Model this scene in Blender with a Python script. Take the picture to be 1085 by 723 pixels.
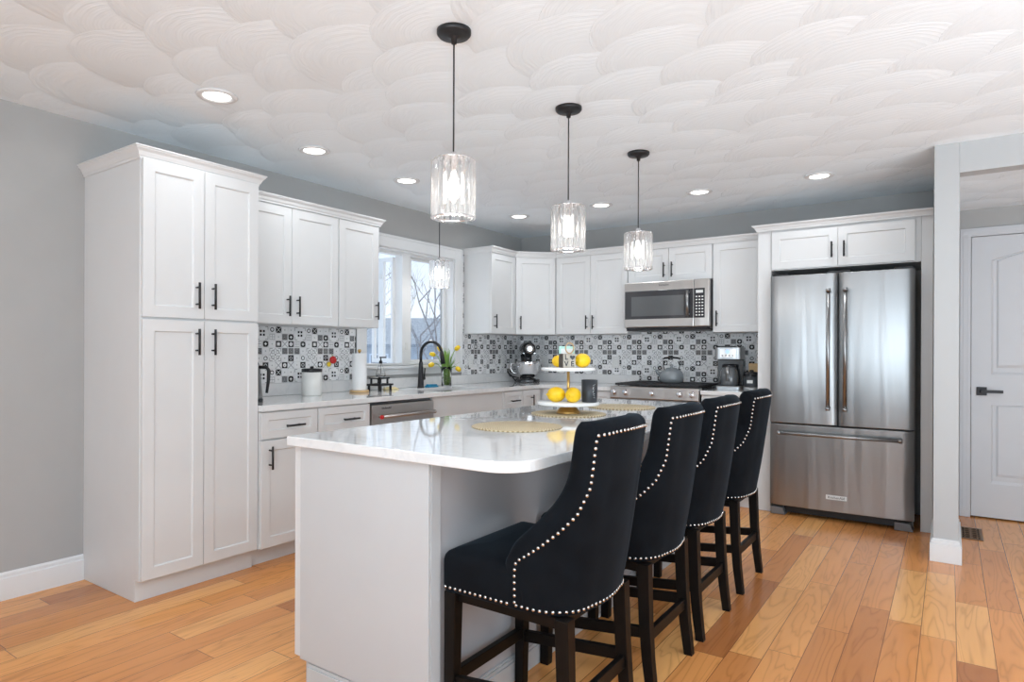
import bpy, bmesh, math, random
from mathutils import Vector, Matrix
PI = math.pi
random.seed(7)
for o in list(bpy.data.objects): bpy.data.objects.remove(o)
S = bpy.context.scene
COL = S.collection

# ------------------------------------------------------------ camera
W_, H_ = 1085.0, 723.0
FPX, YAW, ROLL, PPX, HY = 684.15, math.radians(35.3266), math.radians(.2036), 521.82, 372.85
cam = bpy.data.cameras.new('camera'); camo = bpy.data.objects.new('camera', cam); COL.objects.link(camo)
cam.sensor_fit = 'HORIZONTAL'; cam.sensor_width = 36; cam.lens = FPX / W_ * 36
cam.shift_x = (W_ / 2 - PPX) / W_; cam.shift_y = (HY - H_ / 2) / W_
cam.clip_start = .05; cam.clip_end = 200
Fv = Vector((-math.sin(YAW), math.cos(YAW), 0)); Rv = Vector((math.cos(YAW), math.sin(YAW), 0)); Uv = Vector((0, 0, 1))
cr, sr = math.cos(ROLL), math.sin(ROLL)
X_ = Rv * cr + Uv * sr; Y_ = Uv * cr - Rv * sr; Z_ = -Fv
camo.matrix_world = Matrix(((X_.x, Y_.x, Z_.x, 3.785), (X_.y, Y_.y, Z_.y, -3.601), (X_.z, Y_.z, Z_.z, 1.2256), (0, 0, 0, 1)))
S.camera = camo

# ------------------------------------------------------------ light and exposure
S.view_settings.view_transform = 'Standard'; S.view_settings.look = 'None'
S.view_settings.gamma = 1; S.view_settings.use_curve_mapping = False
S.view_settings.exposure = 0.05
SKY_STRENGTH = 1.25
AREA_REAR, AREA_RIGHT, FILL, FILL2 = 23, 34, 122, 34
CAN_W, CAN_EMIT = 1.9, 5.0
SUN_W = 3.0
wd = bpy.data.worlds.new('sky'); S.world = wd; wd.use_nodes = True
nt = wd.node_tree; nt.nodes.clear()
_o = nt.nodes.new('ShaderNodeOutputWorld'); _b = nt.nodes.new('ShaderNodeBackground')
_tc = nt.nodes.new('ShaderNodeTexCoord'); _sx = nt.nodes.new('ShaderNodeSeparateXYZ'); _cr = nt.nodes.new('ShaderNodeValToRGB')
nt.links.new(_tc.outputs['Generated'], _sx.inputs[0]); nt.links.new(_sx.outputs['Z'], _cr.inputs[0])
_cr.color_ramp.elements[0].position = 0.0; _cr.color_ramp.elements[0].color = (.86, .92, .98, 1)
_cr.color_ramp.elements[1].position = .35; _cr.color_ramp.elements[1].color = (.50, .70, .96, 1)
nt.links.new(_cr.outputs[0], _b.inputs['Color']); _b.inputs['Strength'].default_value = SKY_STRENGTH
nt.links.new(_b.outputs[0], _o.inputs['Surface'])

def area(name, loc, target, sx, sy, watts, color=(1, 1, 1), spread=PI):
    l = bpy.data.lights.new(name, 'AREA'); l.shape = 'RECTANGLE'; l.size = sx; l.size_y = sy; l.energy = watts; l.color = color
    l.spread = spread
    o = bpy.data.objects.new(name, l); COL.objects.link(o); o.location = loc
    o.rotation_euler = (Vector(target) - Vector(loc)).to_track_quat('-Z', 'Y').to_euler()
    return o
# added area lights as daylight at invented openings behind and beside the viewer
for _x in (1.55, 5.2): area('window_daylight', (_x, -7.85, 1.35), (_x, 0, 1.35), 1.4, 2.1, AREA_REAR, (.78, .90, 1))
area('right_fill', (7.35, -3.2, 1.3), (0, -3.2, 1.3), 3.6, 2.1, AREA_RIGHT, (.78, .90, 1))
# added ceiling fill: unseen area lights aimed up to brighten the room
area('bounced_flash', (4.0, -4.6, 1.35), (3.75, -4.0, 2.45), 2.4, 1.6, FILL, (.74, .89, 1))
area('bounced_flash', (5.5, -1.3, .55), (4.2, .2, 2.45), 2.2, 1.6, FILL2, (.80, .915, 1), math.radians(130))
sun = bpy.data.lights.new('sun', 'SUN'); sun.energy = SUN_W; sun.angle = math.radians(.6); sun.color = (1, .95, .87)
suno = bpy.data.objects.new('sun', sun); COL.objects.link(suno); suno.location = (-6, 4, 8)
suno.rotation_euler = Vector((.62, -.52, -.62)).to_track_quat('-Z', 'Y').to_euler()

# ------------------------------------------------------------ material helpers
class NG:
    """tiny wrapper for building node graphs"""
    def __init__(s, name):
        s.m = bpy.data.materials.new(name); s.m.use_nodes = True; s.t = s.m.node_tree
        s.b = s.t.nodes['Principled BSDF']
    def n(s, k): return s.t.nodes.new(k)
    def l(s, a, b): s.t.links.new(a, b)
    def put(s, sock, v):
        if hasattr(v, 'is_output') or isinstance(v, bpy.types.NodeSocket): s.l(v, sock)
        else: sock.default_value = v
    def M(s, op, a, b=0.0, c=0.0):
        n = s.n('ShaderNodeMath'); n.operation = op
        s.put(n.inputs[0], a); s.put(n.inputs[1], b)
        if op in ('MULTIPLY_ADD', 'SMOOTH_MIN', 'COMPARE', 'WRAP'): s.put(n.inputs[2], c)
        return n.outputs[0]
    def add(s, a, b): return s.M('ADD', a, b)
    def sub(s, a, b): return s.M('SUBTRACT', a, b)
    def mul(s, a, b): return s.M('MULTIPLY', a, b)
    def lt(s, a, b): return s.M('LESS_THAN', a, b)
    def gt(s, a, b): return s.M('GREATER_THAN', a, b)
    def mixf(s, f, a, b): return s.add(a, s.mul(f, s.sub(b, a)))
    def xyz(s, obj=True):
        tc = s.n('ShaderNodeTexCoord' if obj else 'ShaderNodeNewGeometry'); sp = s.n('ShaderNodeSeparateXYZ')
        s.l(tc.outputs['Object' if obj else 'Position'], sp.inputs[0]); return sp.outputs[0], sp.outputs[1], sp.outputs[2]
    def vec(s, x, y, z=0.0):
        c = s.n('ShaderNodeCombineXYZ'); s.put(c.inputs[0], x); s.put(c.inputs[1], y); s.put(c.inputs[2], z); return c.outputs[0]
    def white(s, v):
        n = s.n('ShaderNodeTexWhiteNoise'); n.noise_dimensions = '3D'; s.l(v, n.inputs['Vector']); return n.outputs['Value'], n.outputs['Color']
    def noise(s, v, scale, detail=3, rough=.5, dist=0.0):
        n = s.n('ShaderNodeTexNoise'); n.inputs['Scale'].default_value = scale; n.inputs['Detail'].default_value = detail
        n.inputs['Roughness'].default_value = rough; n.inputs['Distortion'].default_value = dist
        if v is not None: s.l(v, n.inputs['Vector'])
        return n.outputs['Fac']
    def ramp(s, f, stops):
        r = s.n('ShaderNodeValToRGB'); e = r.color_ramp.elements
        while len(e) < len(stops): e.new(.5)
        for i, (p, c) in enumerate(stops): e[i].position = p; e[i].color = (*c, 1) if len(c) == 3 else c
        s.put(r.inputs[0], f); return r.outputs[0]
    def bump(s, h, strength=.3, dist=.01):
        b = s.n('ShaderNodeBump'); b.inputs['Strength'].default_value = strength; b.inputs['Distance'].default_value = dist
        s.l(h, b.inputs['Height']); s.l(b.outputs[0], s.b.inputs['Normal'])
    def set(s, **k):
        names = dict(color='Base Color', rough='Roughness', metal='Metallic', ior='IOR', trans='Transmission Weight', coat='Coat Weight',
                     coatr='Coat Roughness', aniso='Anisotropic', anisor='Anisotropic Rotation', sheen='Sheen Weight', sheenr='Sheen Roughness', sheent='Sheen Tint',
                     emit='Emission Color', emits='Emission Strength', alpha='Alpha', spec='Specular IOR Level', sub='Subsurface Weight')
        for a, v in k.items():
            so = s.b.inputs[names[a]]
            if isinstance(v, tuple) and len(v) == 3: v = (*v, 1)
            s.put(so, v)
        return s
def simple(name, color, rough=.5, **k):
    g = NG(name)
    # faint procedural variation so that no surface is perfectly uniform
    nz = g.noise(g.vec(*g.xyz()), k.pop('nscale', 6), 2)
    v = k.pop('var', .03)
    hi = tuple(min(1, c * (1 + v)) for c in color); lo = tuple(c * (1 - v) for c in color)
    g.set(color=g.ramp(nz, [(.3, lo), (.7, hi)]), rough=rough, **k)
    return g.m
M = {}
M['cab'] = simple('painted_cabinet_white', (.70, .70, .70), .38, var=.01)
M['trimw'] = simple('gloss_white_trim', (.76, .765, .77), .35, var=.01)
M['wall'] = simple('grey_wall_paint', (.415, .412, .405), .75, var=.015)
M['wallpost'] = simple('pale_grey_wall_paint', (.47, .48, .485), .7, var=.01)
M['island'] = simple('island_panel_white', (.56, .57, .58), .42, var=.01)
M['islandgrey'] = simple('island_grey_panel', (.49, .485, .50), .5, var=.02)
M['door'] = simple('interior_door_paint', (.60, .61, .635), .4, var=.01)
M['black'] = simple('matte_black_metal', (.018, .018, .02), .42, metal=.3, var=.1)
M['gloss_black'] = simple('gloss_black_plastic', (.012, .012, .014), .15, var=.05)
M['dark_glass'] = simple('dark_appliance_glass', (.10, .105, .11), .08, var=.02, coat=.6)
M['dark_frame'] = simple('dark_appliance_frame', (.035, .035, .04), .12, var=.02, coat=.5)
M['iron'] = simple('cast_iron', (.02, .02, .022), .6, var=.2)
M['chrome'] = simple('polished_chrome', (.82, .82, .84), .12, metal=1.0, var=.02)
M['gold'] = simple('brushed_brass', (.68, .42, .14), .28, metal=1.0, var=.08)
M['nail'] = simple('pewter_nailhead', (.60, .58, .56), .25, metal=1.0, var=.05)
M['wood_light'] = simple('light_wood', (.60, .40, .20), .5, var=.15, nscale=20)
M['grey_wood'] = simple('dark_grey_wood', (.075, .06, .05), .6, var=.3, nscale=30)
M['white_gloss'] = simple('white_ceramic', (.86, .86, .86), .2, var=.01, coat=.3)
M['cream'] = simple('cream_ceramic', (.74, .73, .70), .35, var=.02)
M['paper'] = simple('paper_towel', (.86, .86, .86), .9, var=.02)
M['lemon'] = simple('lemon_yellow', (.95, .56, .01), .38, var=.15, nscale=14)
M['teal'] = simple('teal_blue_plastic', (.01, .24, .42), .3)
M['cloth'] = simple('pale_yellow_cloth', (.83, .70, .40), .95, var=.1, nscale=25)
M['green'] = simple('tulip_green', (.20, .36, .07), .5, var=.25, nscale=20)
M['tulip'] = simple('tulip_yellow', (.95, .62, .02), .5, var=.15, nscale=30)
M['red'] = simple('glossy_red', (.55, .02, .02), .3)
M['yellow_p'] = simple('yellow_paint', (.85, .60, .03), .4)
M['candle'] = simple('charcoal_candle_glass', (.028, .032, .038), .4, var=.05)
M['mint'] = simple('mint_paint', (.42, .70, .62), .5)
M['kettle'] = simple('blue_grey_enamel', (.20, .22, .235), .2, coat=.5)
M['brownmetal'] = simple('brown_vent_metal', (.20, .115, .06), .45, metal=.4)
M['dark_hole'] = simple('dark_recess', (.01, .01, .01), .9)
M['plate'] = simple('outlet_plate_plastic', (.72, .72, .71), .35)
M['bead'] = simple('natural_wood_bead', (.52, .36, .20), .6)
M['snow'] = simple('snow', (.82, .85, .90), .9, var=.06, nscale=1)
M['bark'] = simple('winter_bark', (.30, .28, .28), .9, var=.3, nscale=10)
M['siding'] = simple('grey_house_siding', (.46, .49, .53), .8, var=.1, nscale=3)
M['roofing'] = simple('grey_roof_shingle', (.32, .34, .37), .9, var=.2, nscale=8)
M['fence'] = simple('white_vinyl', (.74, .78, .84), .5)
M['face_wood'] = simple('washed_wood', (.46, .41, .34), .7, var=.15, nscale=30)
M['foot_grey'] = simple('grey_plastic', (.16, .16, .165), .5)
M['tan'] = simple('tan_card', (.55, .38, .20), .7)

def steel(name, col=(.55, .55, .56), r=.28, rot=0.0, along='X'):
    g = NG(name); x, y, z = g.xyz()
    v = g.vec(g.mul(x, 3.0), g.mul(y, 3.0), g.mul(z, 400.0)) if along == 'X' else g.vec(g.mul(x, 400.0), g.mul(y, 400.0), g.mul(z, 3.0))
    nz = g.noise(v, 1.0, 4, .6)
    g.set(color=g.ramp(nz, [(.3, tuple(c * .99 for c in col)), (.7, tuple(c * 1.01 for c in col))]), metal=1.0,
          rough=r, aniso=.75, anisor=rot)
    tn = g.n('ShaderNodeTangent'); tn.direction_type = 'RADIAL'; tn.axis = 'Z'; g.l(tn.outputs[0], g.b.inputs['Tangent'])
    # sheet metal is never perfectly flat: slow waves across the panel pull reflections into vertical streaks
    wv = g.noise(g.vec(g.mul(x, 5.5), 0.0, g.mul(z, .55)), 1.0, 2, .5, .4); g.bump(wv, 1.0, .011 if along == 'X' else .0)
    return g.m
M['steel'] = steel('brushed_stainless_steel', (.36, .361, .364), .34)
M['steel_warm'] = steel('warm_brushed_steel', (.52, .49, .47), .28)

def quartz():
    g = NG('white_quartz'); x, y, z = g.xyz(False); p = g.vec(x, y, z)
    n1 = g.noise(p, 3.2, 6, .55, 1.2)
    vein = g.M('ABSOLUTE', g.sub(n1, .5))
    c = g.ramp(vein, [(0, (.74, .74, .74)), (.015, (.77, .77, .77)), (.04, (.80, .795, .79))])
    g.set(color=c, rough=.06, ior=1.6, coat=.5, coatr=.02)
    return g.m
M['quartz'] = quartz()

def velvet():
    g = NG('black_velvet'); x, y, z = g.xyz(False); nz = g.noise(g.vec(x, y, z), 7, 4, .6)
    g.set(color=g.ramp(nz, [(.3, (.0035, .004, .0055)), (.7, (.007, .009, .012))]), rough=.9, sheen=.08, sheenr=.4, sheent=(.35, .5, .65), spec=.1)
    g.bump(g.noise(g.vec(x, y, z), 450, 2), .08, .001)
    return g.m
M['velvet'] = velvet()
M['espresso'] = simple('espresso_wood', (.005, .004, .0035), .45, spec=.18, var=.2, nscale=12)

def floor_mat():
    g = NG('oak_strip_floor'); x, y, z = g.xyz(False)
    PW = .127
    u = g.M('DIVIDE', x, PW); iu = g.M('FLOOR', u); fu = g.sub(u, iu)
    r1, _ = g.white(g.vec(iu, 3.0, 1.0)); r2, _ = g.white(g.vec(iu, 9.0, 4.0))
    L = g.add(.75, g.mul(r2, .5))
    v = g.M('DIVIDE', g.add(y, g.mul(r1, 5.0)), L); iv = g.M('FLOOR', v); fv = g.sub(v, iv)
    rb, rc = g.white(g.vec(iu, iv, 2.0))
    # grain: stretched noise plus warped rings (cathedral figure), displaced per board
    px = g.add(x, g.mul(rb, 7.0)); py = g.add(y, g.mul(rb, 13.0))
    fine = g.noise(g.vec(g.mul(px, 90.0), g.mul(py, 5.0)), 1.0, 5, .65)
    warp = g.noise(g.vec(g.mul(px, 6.0), g.mul(py, .75)), 1.0, 3, .5, .5)
    ring = g.M('FRACT', g.mul(g.add(warp, g.mul(px, .9)), 13.0)); ring = g.M('POWER', g.M('MULTIPLY', g.M('ABSOLUTE', g.sub(ring, .5)), 2.0), 4.0); ring = g.sub(1.0, ring)
    big = g.noise(g.vec(g.mul(px, 5.0), g.mul(py, .8)), 1.0, 3, .5)
    base = g.ramp(rb, [(0, (.42, .150, .045)), (.12, (.57, .220, .066)), (.5, (.69, .285, .085)), (.85, (.76, .34, .105)), (1, (.82, .42, .15))])
    mx = g.n('ShaderNodeMix'); mx.data_type = 'RGBA'; mx.blend_type = 'MULTIPLY'; mx.inputs['Factor'].default_value = 1
    tone = g.add(g.add(.65, g.mul(ring, .23)), g.add(g.mul(fine, .10), g.mul(big, .30)))
    tn = g.vec(tone, g.M('POWER', tone, 1.15), g.M('POWER', tone, 1.3))
    g.l(base, mx.inputs[6]); g.l(tn, mx.inputs[7])
    eu = g.M('MINIMUM', fu, g.sub(1.0, fu)); ev = g.mul(g.M('MINIMUM', fv, g.sub(1.0, fv)), L)
    gap = g.M('MAXIMUM', g.lt(eu, .010), g.lt(ev, .0013))
    mg = g.n('ShaderNodeMix'); mg.data_type = 'RGBA'; g.l(gap, mg.inputs['Factor']); g.l(mx.outputs[2], mg.inputs[6]); mg.inputs[7].default_value = (.16, .065, .025, 1)
    g.set(color=mg.outputs[2], rough=.27, coat=.12, coatr=.12, spec=.4)
    hh = g.add(g.mul(g.sub(1.0, gap), .6), g.mul(ring, .05))
    g.bump(hh, .25, .0015)
    return g.m
M['floor'] = floor_mat()

def ceiling_mat():
    g = NG('swirled_ceiling_plaster'); x, y, z = g.xyz(False)
    wob = g.noise(g.vec(x, y), 3.0, 2)
    SX, SY, R = .40, .235, .30
    jf = g.M('FLOOR', g.M('DIVIDE', y, SY))
    val = None; shade = None
    # rows are visited from the lowest priority to the highest; the last fan that covers a point wins
    for dj in (-1, 0, 1, 2):
        j = g.add(jf, float(dj)); stag = g.mul(g.M('FLOORED_MODULO', j, 2.0), .5)
        ifl = g.M('FLOOR', g.sub(g.M('DIVIDE', x, SX), stag))
        for di in (-1, 0, 1, 2):
            i = g.add(ifl, float(di))
            ra, rc = g.white(g.vec(i, j, 5.0)); sp = g.n('ShaderNodeSeparateXYZ'); g.l(rc, sp.inputs[0])
            cx = g.add(g.mul(g.add(i, stag), SX), g.mul(g.sub(sp.outputs[0], .5), .16))
            cy = g.add(g.mul(j, SY), g.mul(g.sub(sp.outputs[1], .5), .10))
            dx, dy = g.sub(x, cx), g.sub(y, cy)
            d = g.M('SQRT', g.add(g.mul(dx, dx), g.mul(dy, dy)))
            Rr = g.add(R * .86, g.mul(sp.outputs[2], R * .28))
            inside = g.lt(d, Rr)
            q = g.M('DIVIDE', d, Rr)
            comb = g.M('SINE', g.add(g.mul(d, 520.0), g.mul(wob, 25.0)))
            comb2 = g.M('SINE', g.add(g.mul(d, 190.0), g.mul(wob, 40.0)))
            h = g.add(g.mul(g.sub(1.0, g.mul(q, q)), .62), g.mul(g.add(g.mul(comb, .0080), g.mul(comb2, .016)), q))
            if val is None: val = g.mul(inside, h)
            else: val = g.mixf(inside, val, h)
    g.set(color=(.85, .905, .945), rough=.6)
    g.bump(val, 1.0, .027)
    return g.m
M['ceiling'] = ceiling_mat()

def tile_mat():
    g = NG('patterned_mosaic_tile'); x, y, z = g.xyz(False)
    T = .0515; TV = .049; S0 = -.9945
    u = g.M('DIVIDE', g.sub(g.add(x, y), S0), T); v = g.M('DIVIDE', g.sub(1.396, z), TV)      # v counts rows downward from the wall cabinets
    iu, iv = g.M('FLOOR', u), g.M('FLOOR', v)
    mu, mv = g.M('FLOORED_MODULO', iu, 6.0), g.M('FLOORED_MODULO', iv, 6.0)
    _r, rc = g.white(g.vec(mu, mv, 11.0)); sp = g.n('ShaderNodeSeparateXYZ'); g.l(rc, sp.inputs[0]); R2 = sp.outputs[1]
    # one mosaic sheet of 6 x 6 tiles; 0 plain, 1 dark ring, 2 dark with light square, 3 ring, 4 grey cross, 5 checker, 6 dark diamond, 7 light grid, 8 dark cross, 9 dark with light disc
    TAB = [0, 0, 3, 8, 0, 0,
           0, 0, 7, 0, 5, 6,
           7, 6, 0, 2, 4, 9,
           5, 0, 0, 0, 5, 5,
           0, 3, 0, 0, 0, 1,
           0, 1, 0, 4, 9, 4]
    idx = g.add(g.add(g.mul(mv, 6.0), mu), .5)
    halves = []
    for h_ in (0, 1):
        r = g.n('ShaderNodeValToRGB'); r.color_ramp.interpolation = 'CONSTANT'; e = r.color_ramp.elements
        vals = TAB[h_ * 18:h_ * 18 + 18]
        while len(e) < 18: e.new(.5)
        for k in range(18): e[k].position = k / 18; e[k].color = (vals[k] / 10, vals[k] / 10, vals[k] / 10, 1)
        g.l(g.M('DIVIDE', g.sub(idx, 18.0 * h_), 18.0), r.inputs[0])
        s2 = g.n('ShaderNodeSeparateColor'); g.l(r.outputs[0], s2.inputs[0]); halves.append(s2.outputs[0])
    code = g.mul(g.mixf(g.gt(mv, 2.5), halves[0], halves[1]), 10.0)
    X = g.M('ABSOLUTE', g.sub(g.sub(u, iu), .5)); Y = g.M('ABSOLUTE', g.sub(g.sub(v, iv), .5))
    c = g.M('MAXIMUM', X, Y); dd = g.add(X, Y); r = g.M('SQRT', g.add(g.mul(X, X), g.mul(Y, Y)))
    DK, MD, LT = .035, .28, .88
    band = lambda s_, a, b: g.mul(g.gt(s_, a), g.lt(s_, b))
    diag = g.M('ABSOLUTE', g.sub(X, Y))
    chk = g.M('GREATER_THAN', g.mul(g.M('SINE', g.mul(X, 34.0)), g.M('SINE', g.mul(Y, 34.0))), 0.0)
    val = g.mixf(g.lt(dd, .13), LT, .55)
    shapes = {1: g.mixf(g.lt(c, .43), LT, g.mixf(band(r, .15, .25), DK, .6)),
              2: g.mixf(g.lt(c, .43), LT, g.mixf(g.lt(c, .23), DK, LT)),
              3: g.mixf(band(r, .20, .31), LT, DK),
              4: g.mixf(g.lt(diag, .07), LT, .42),
              5: g.mixf(g.lt(c, .43), LT, g.mixf(chk, DK, .42)),
              6: g.mixf(g.lt(c, .43), LT, g.mixf(g.M('MAXIMUM', g.mul(g.lt(X, .06), g.lt(Y, .2)), g.mul(g.lt(Y, .06), g.lt(X, .2))), g.mixf(g.gt(dd, .62), DK, .5), LT)),
              7: g.mixf(g.M('MAXIMUM', band(c, .34, .39), g.mul(g.lt(g.M('MINIMUM', X, Y), .025), g.lt(c, .36))), LT, MD),
              8: g.mixf(g.lt(c, .43), LT, g.mixf(g.lt(diag, .06), DK, .7)),
              9: g.mixf(g.lt(c, .43), LT, g.mixf(band(r, .07, .27), DK, LT))}
    for k, vv in shapes.items(): val = g.mixf(g.lt(g.M('ABSOLUTE', g.sub(code, float(k))), .5), val, vv)
    def big(c0, r0):
        inside = g.mul(g.mul(g.gt(mu, c0 - .5), g.lt(mu, c0 + 1.5)), g.mul(g.gt(mv, r0 - .5), g.lt(mv, r0 + 1.5)))
        U2 = g.M('DIVIDE', g.add(g.sub(mu, float(c0)), g.sub(u, iu)), 2.0); V2 = g.M('DIVIDE', g.add(g.sub(mv, float(r0)), g.sub(v, iv)), 2.0)
        return inside, g.M('ABSOLUTE', g.sub(U2, .5)), g.M('ABSOLUTE', g.sub(V2, .5))
    iA, ax, ay = big(0, 0); iB, bx, by = big(2, 3)
    def corners(px, py): cc = g.M('MAXIMUM', px, py); return g.mul(band(cc, .41, .45), g.gt(g.M('MINIMUM', px, py), .22))
    blob = g.lt(g.M('MAXIMUM', g.M('ABSOLUTE', g.sub(ax, .115)), g.M('ABSOLUTE', g.sub(ay, .125))), .075)
    bigA = g.mixf(blob, g.mixf(corners(ax, ay), LT, MD), DK)
    bs = g.add(bx, by); rb_ = g.M('SQRT', g.add(g.M('POWER', g.sub(bx, .19), 2.0), g.M('POWER', g.sub(by, .19), 2.0)))
    bigB = g.mixf(g.M('MAXIMUM', g.M('MAXIMUM', band(rb_, .10, .135), band(bs, .42, .46)), corners(bx, by)), LT, .30)
    bigB = g.mixf(g.lt(bs, .08), bigB, MD)
    val = g.mixf(iA, val, bigA); val = g.mixf(iB, val, bigB)
    anyb = g.M('MAXIMUM', iA, iB)
    be = g.M('MAXIMUM', g.gt(g.M('MAXIMUM', ax, ay), .488), 0.0); be2 = g.gt(g.M('MAXIMUM', bx, by), .488)
    edge = g.mixf(anyb, g.gt(c, .475), g.mixf(iA, be2, be))
    val = g.mixf(edge, val, .70)
    tint = g.mul(R2, .05)
    g.set(color=g.vec(val, val, g.add(val, .005)), rough=.22)
    g.set(color=g.vec(g.sub(val, tint), g.sub(val, tint), g.sub(val, g.mul(tint, .8))))
    g.bump(g.sub(1.0, edge), .3, .001)
    return g.m
M['tile'] = tile_mat()

def glassm(name, color=(1, 1, 1), rough=0.0, ior=1.22):
    g = NG(name); g.set(color=color, rough=rough, ior=ior, trans=1.0); return g.m
M['glass'] = glassm('clear_glass', ior=1.3)
def crystal_mat():
    g = NG('crystal_glass'); g.set(color=(1, 1, 1), rough=.06, ior=1.42, trans=1.0)
    tr = g.n('ShaderNodeBsdfTransparent'); tl = g.n('ShaderNodeBsdfTranslucent'); tl.inputs[0].default_value = (.95, .95, .95, 1); m1 = g.n('ShaderNodeMixShader'); m2 = g.n('ShaderNodeMixShader')
    m1.inputs[0].default_value = .45; m2.inputs[0].default_value = .07
    g.l(g.b.outputs[0], m1.inputs[1]); g.l(tr.outputs[0], m1.inputs[2]); g.l(m1.outputs[0], m2.inputs[1]); g.l(tl.outputs[0], m2.inputs[2])
    out = [n for n in g.t.nodes if n.type == 'OUTPUT_MATERIAL'][0]; g.l(m2.outputs[0], out.inputs['Surface']); return g.m
M['crystal'] = crystal_mat()
def pane_mat():
    g = NG('window_pane_glass'); t = g.t
    tr = g.n('ShaderNodeBsdfTransparent'); gl = g.n('ShaderNodeBsdfGlossy'); gl.inputs['Roughness'].default_value = .02
    mx = g.n('ShaderNodeMixShader'); mx.inputs[0].default_value = .04
    pass; g.l(tr.outputs[0], mx.inputs[1]); g.l(gl.outputs[0], mx.inputs[2])
    out = [n for n in t.nodes if n.type == 'OUTPUT_MATERIAL'][0]; g.l(mx.outputs[0], out.inputs['Surface'])
    return g.m
M['pane'] = pane_mat()
def emit(name, col, s):
    g = NG(name); g.set(color=col, emit=col, emits=s, rough=.5); return g.m
M['can_glow'] = emit('can_light_lens', (1, .97, .93), CAN_EMIT)
M['bulb'] = emit('lamp_bulb', (1, .95, .88), 3.5)
M['led'] = emit('blue_clock_display', (.35, .5, .9), .6)
def mat_straw():
    g = NG('woven_gold_placemat'); x, y, z = g.xyz()
    r = g.M('SQRT', g.add(g.mul(x, x), g.mul(y, y))); a = g.M('ARCTAN2', y, x)
    w = g.mul(g.M('SINE', g.mul(r, 480.0)), g.M('SINE', g.mul(a, 60.0)))
    g.set(color=g.ramp(g.add(.5, g.mul(w, .5)), [(.35, (.30, .20, .08)), (.65, (.74, .65, .46))]), rough=.55, metal=.15)
    g.bump(w, .5, .002); return g.m
M['straw'] = mat_straw()

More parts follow.
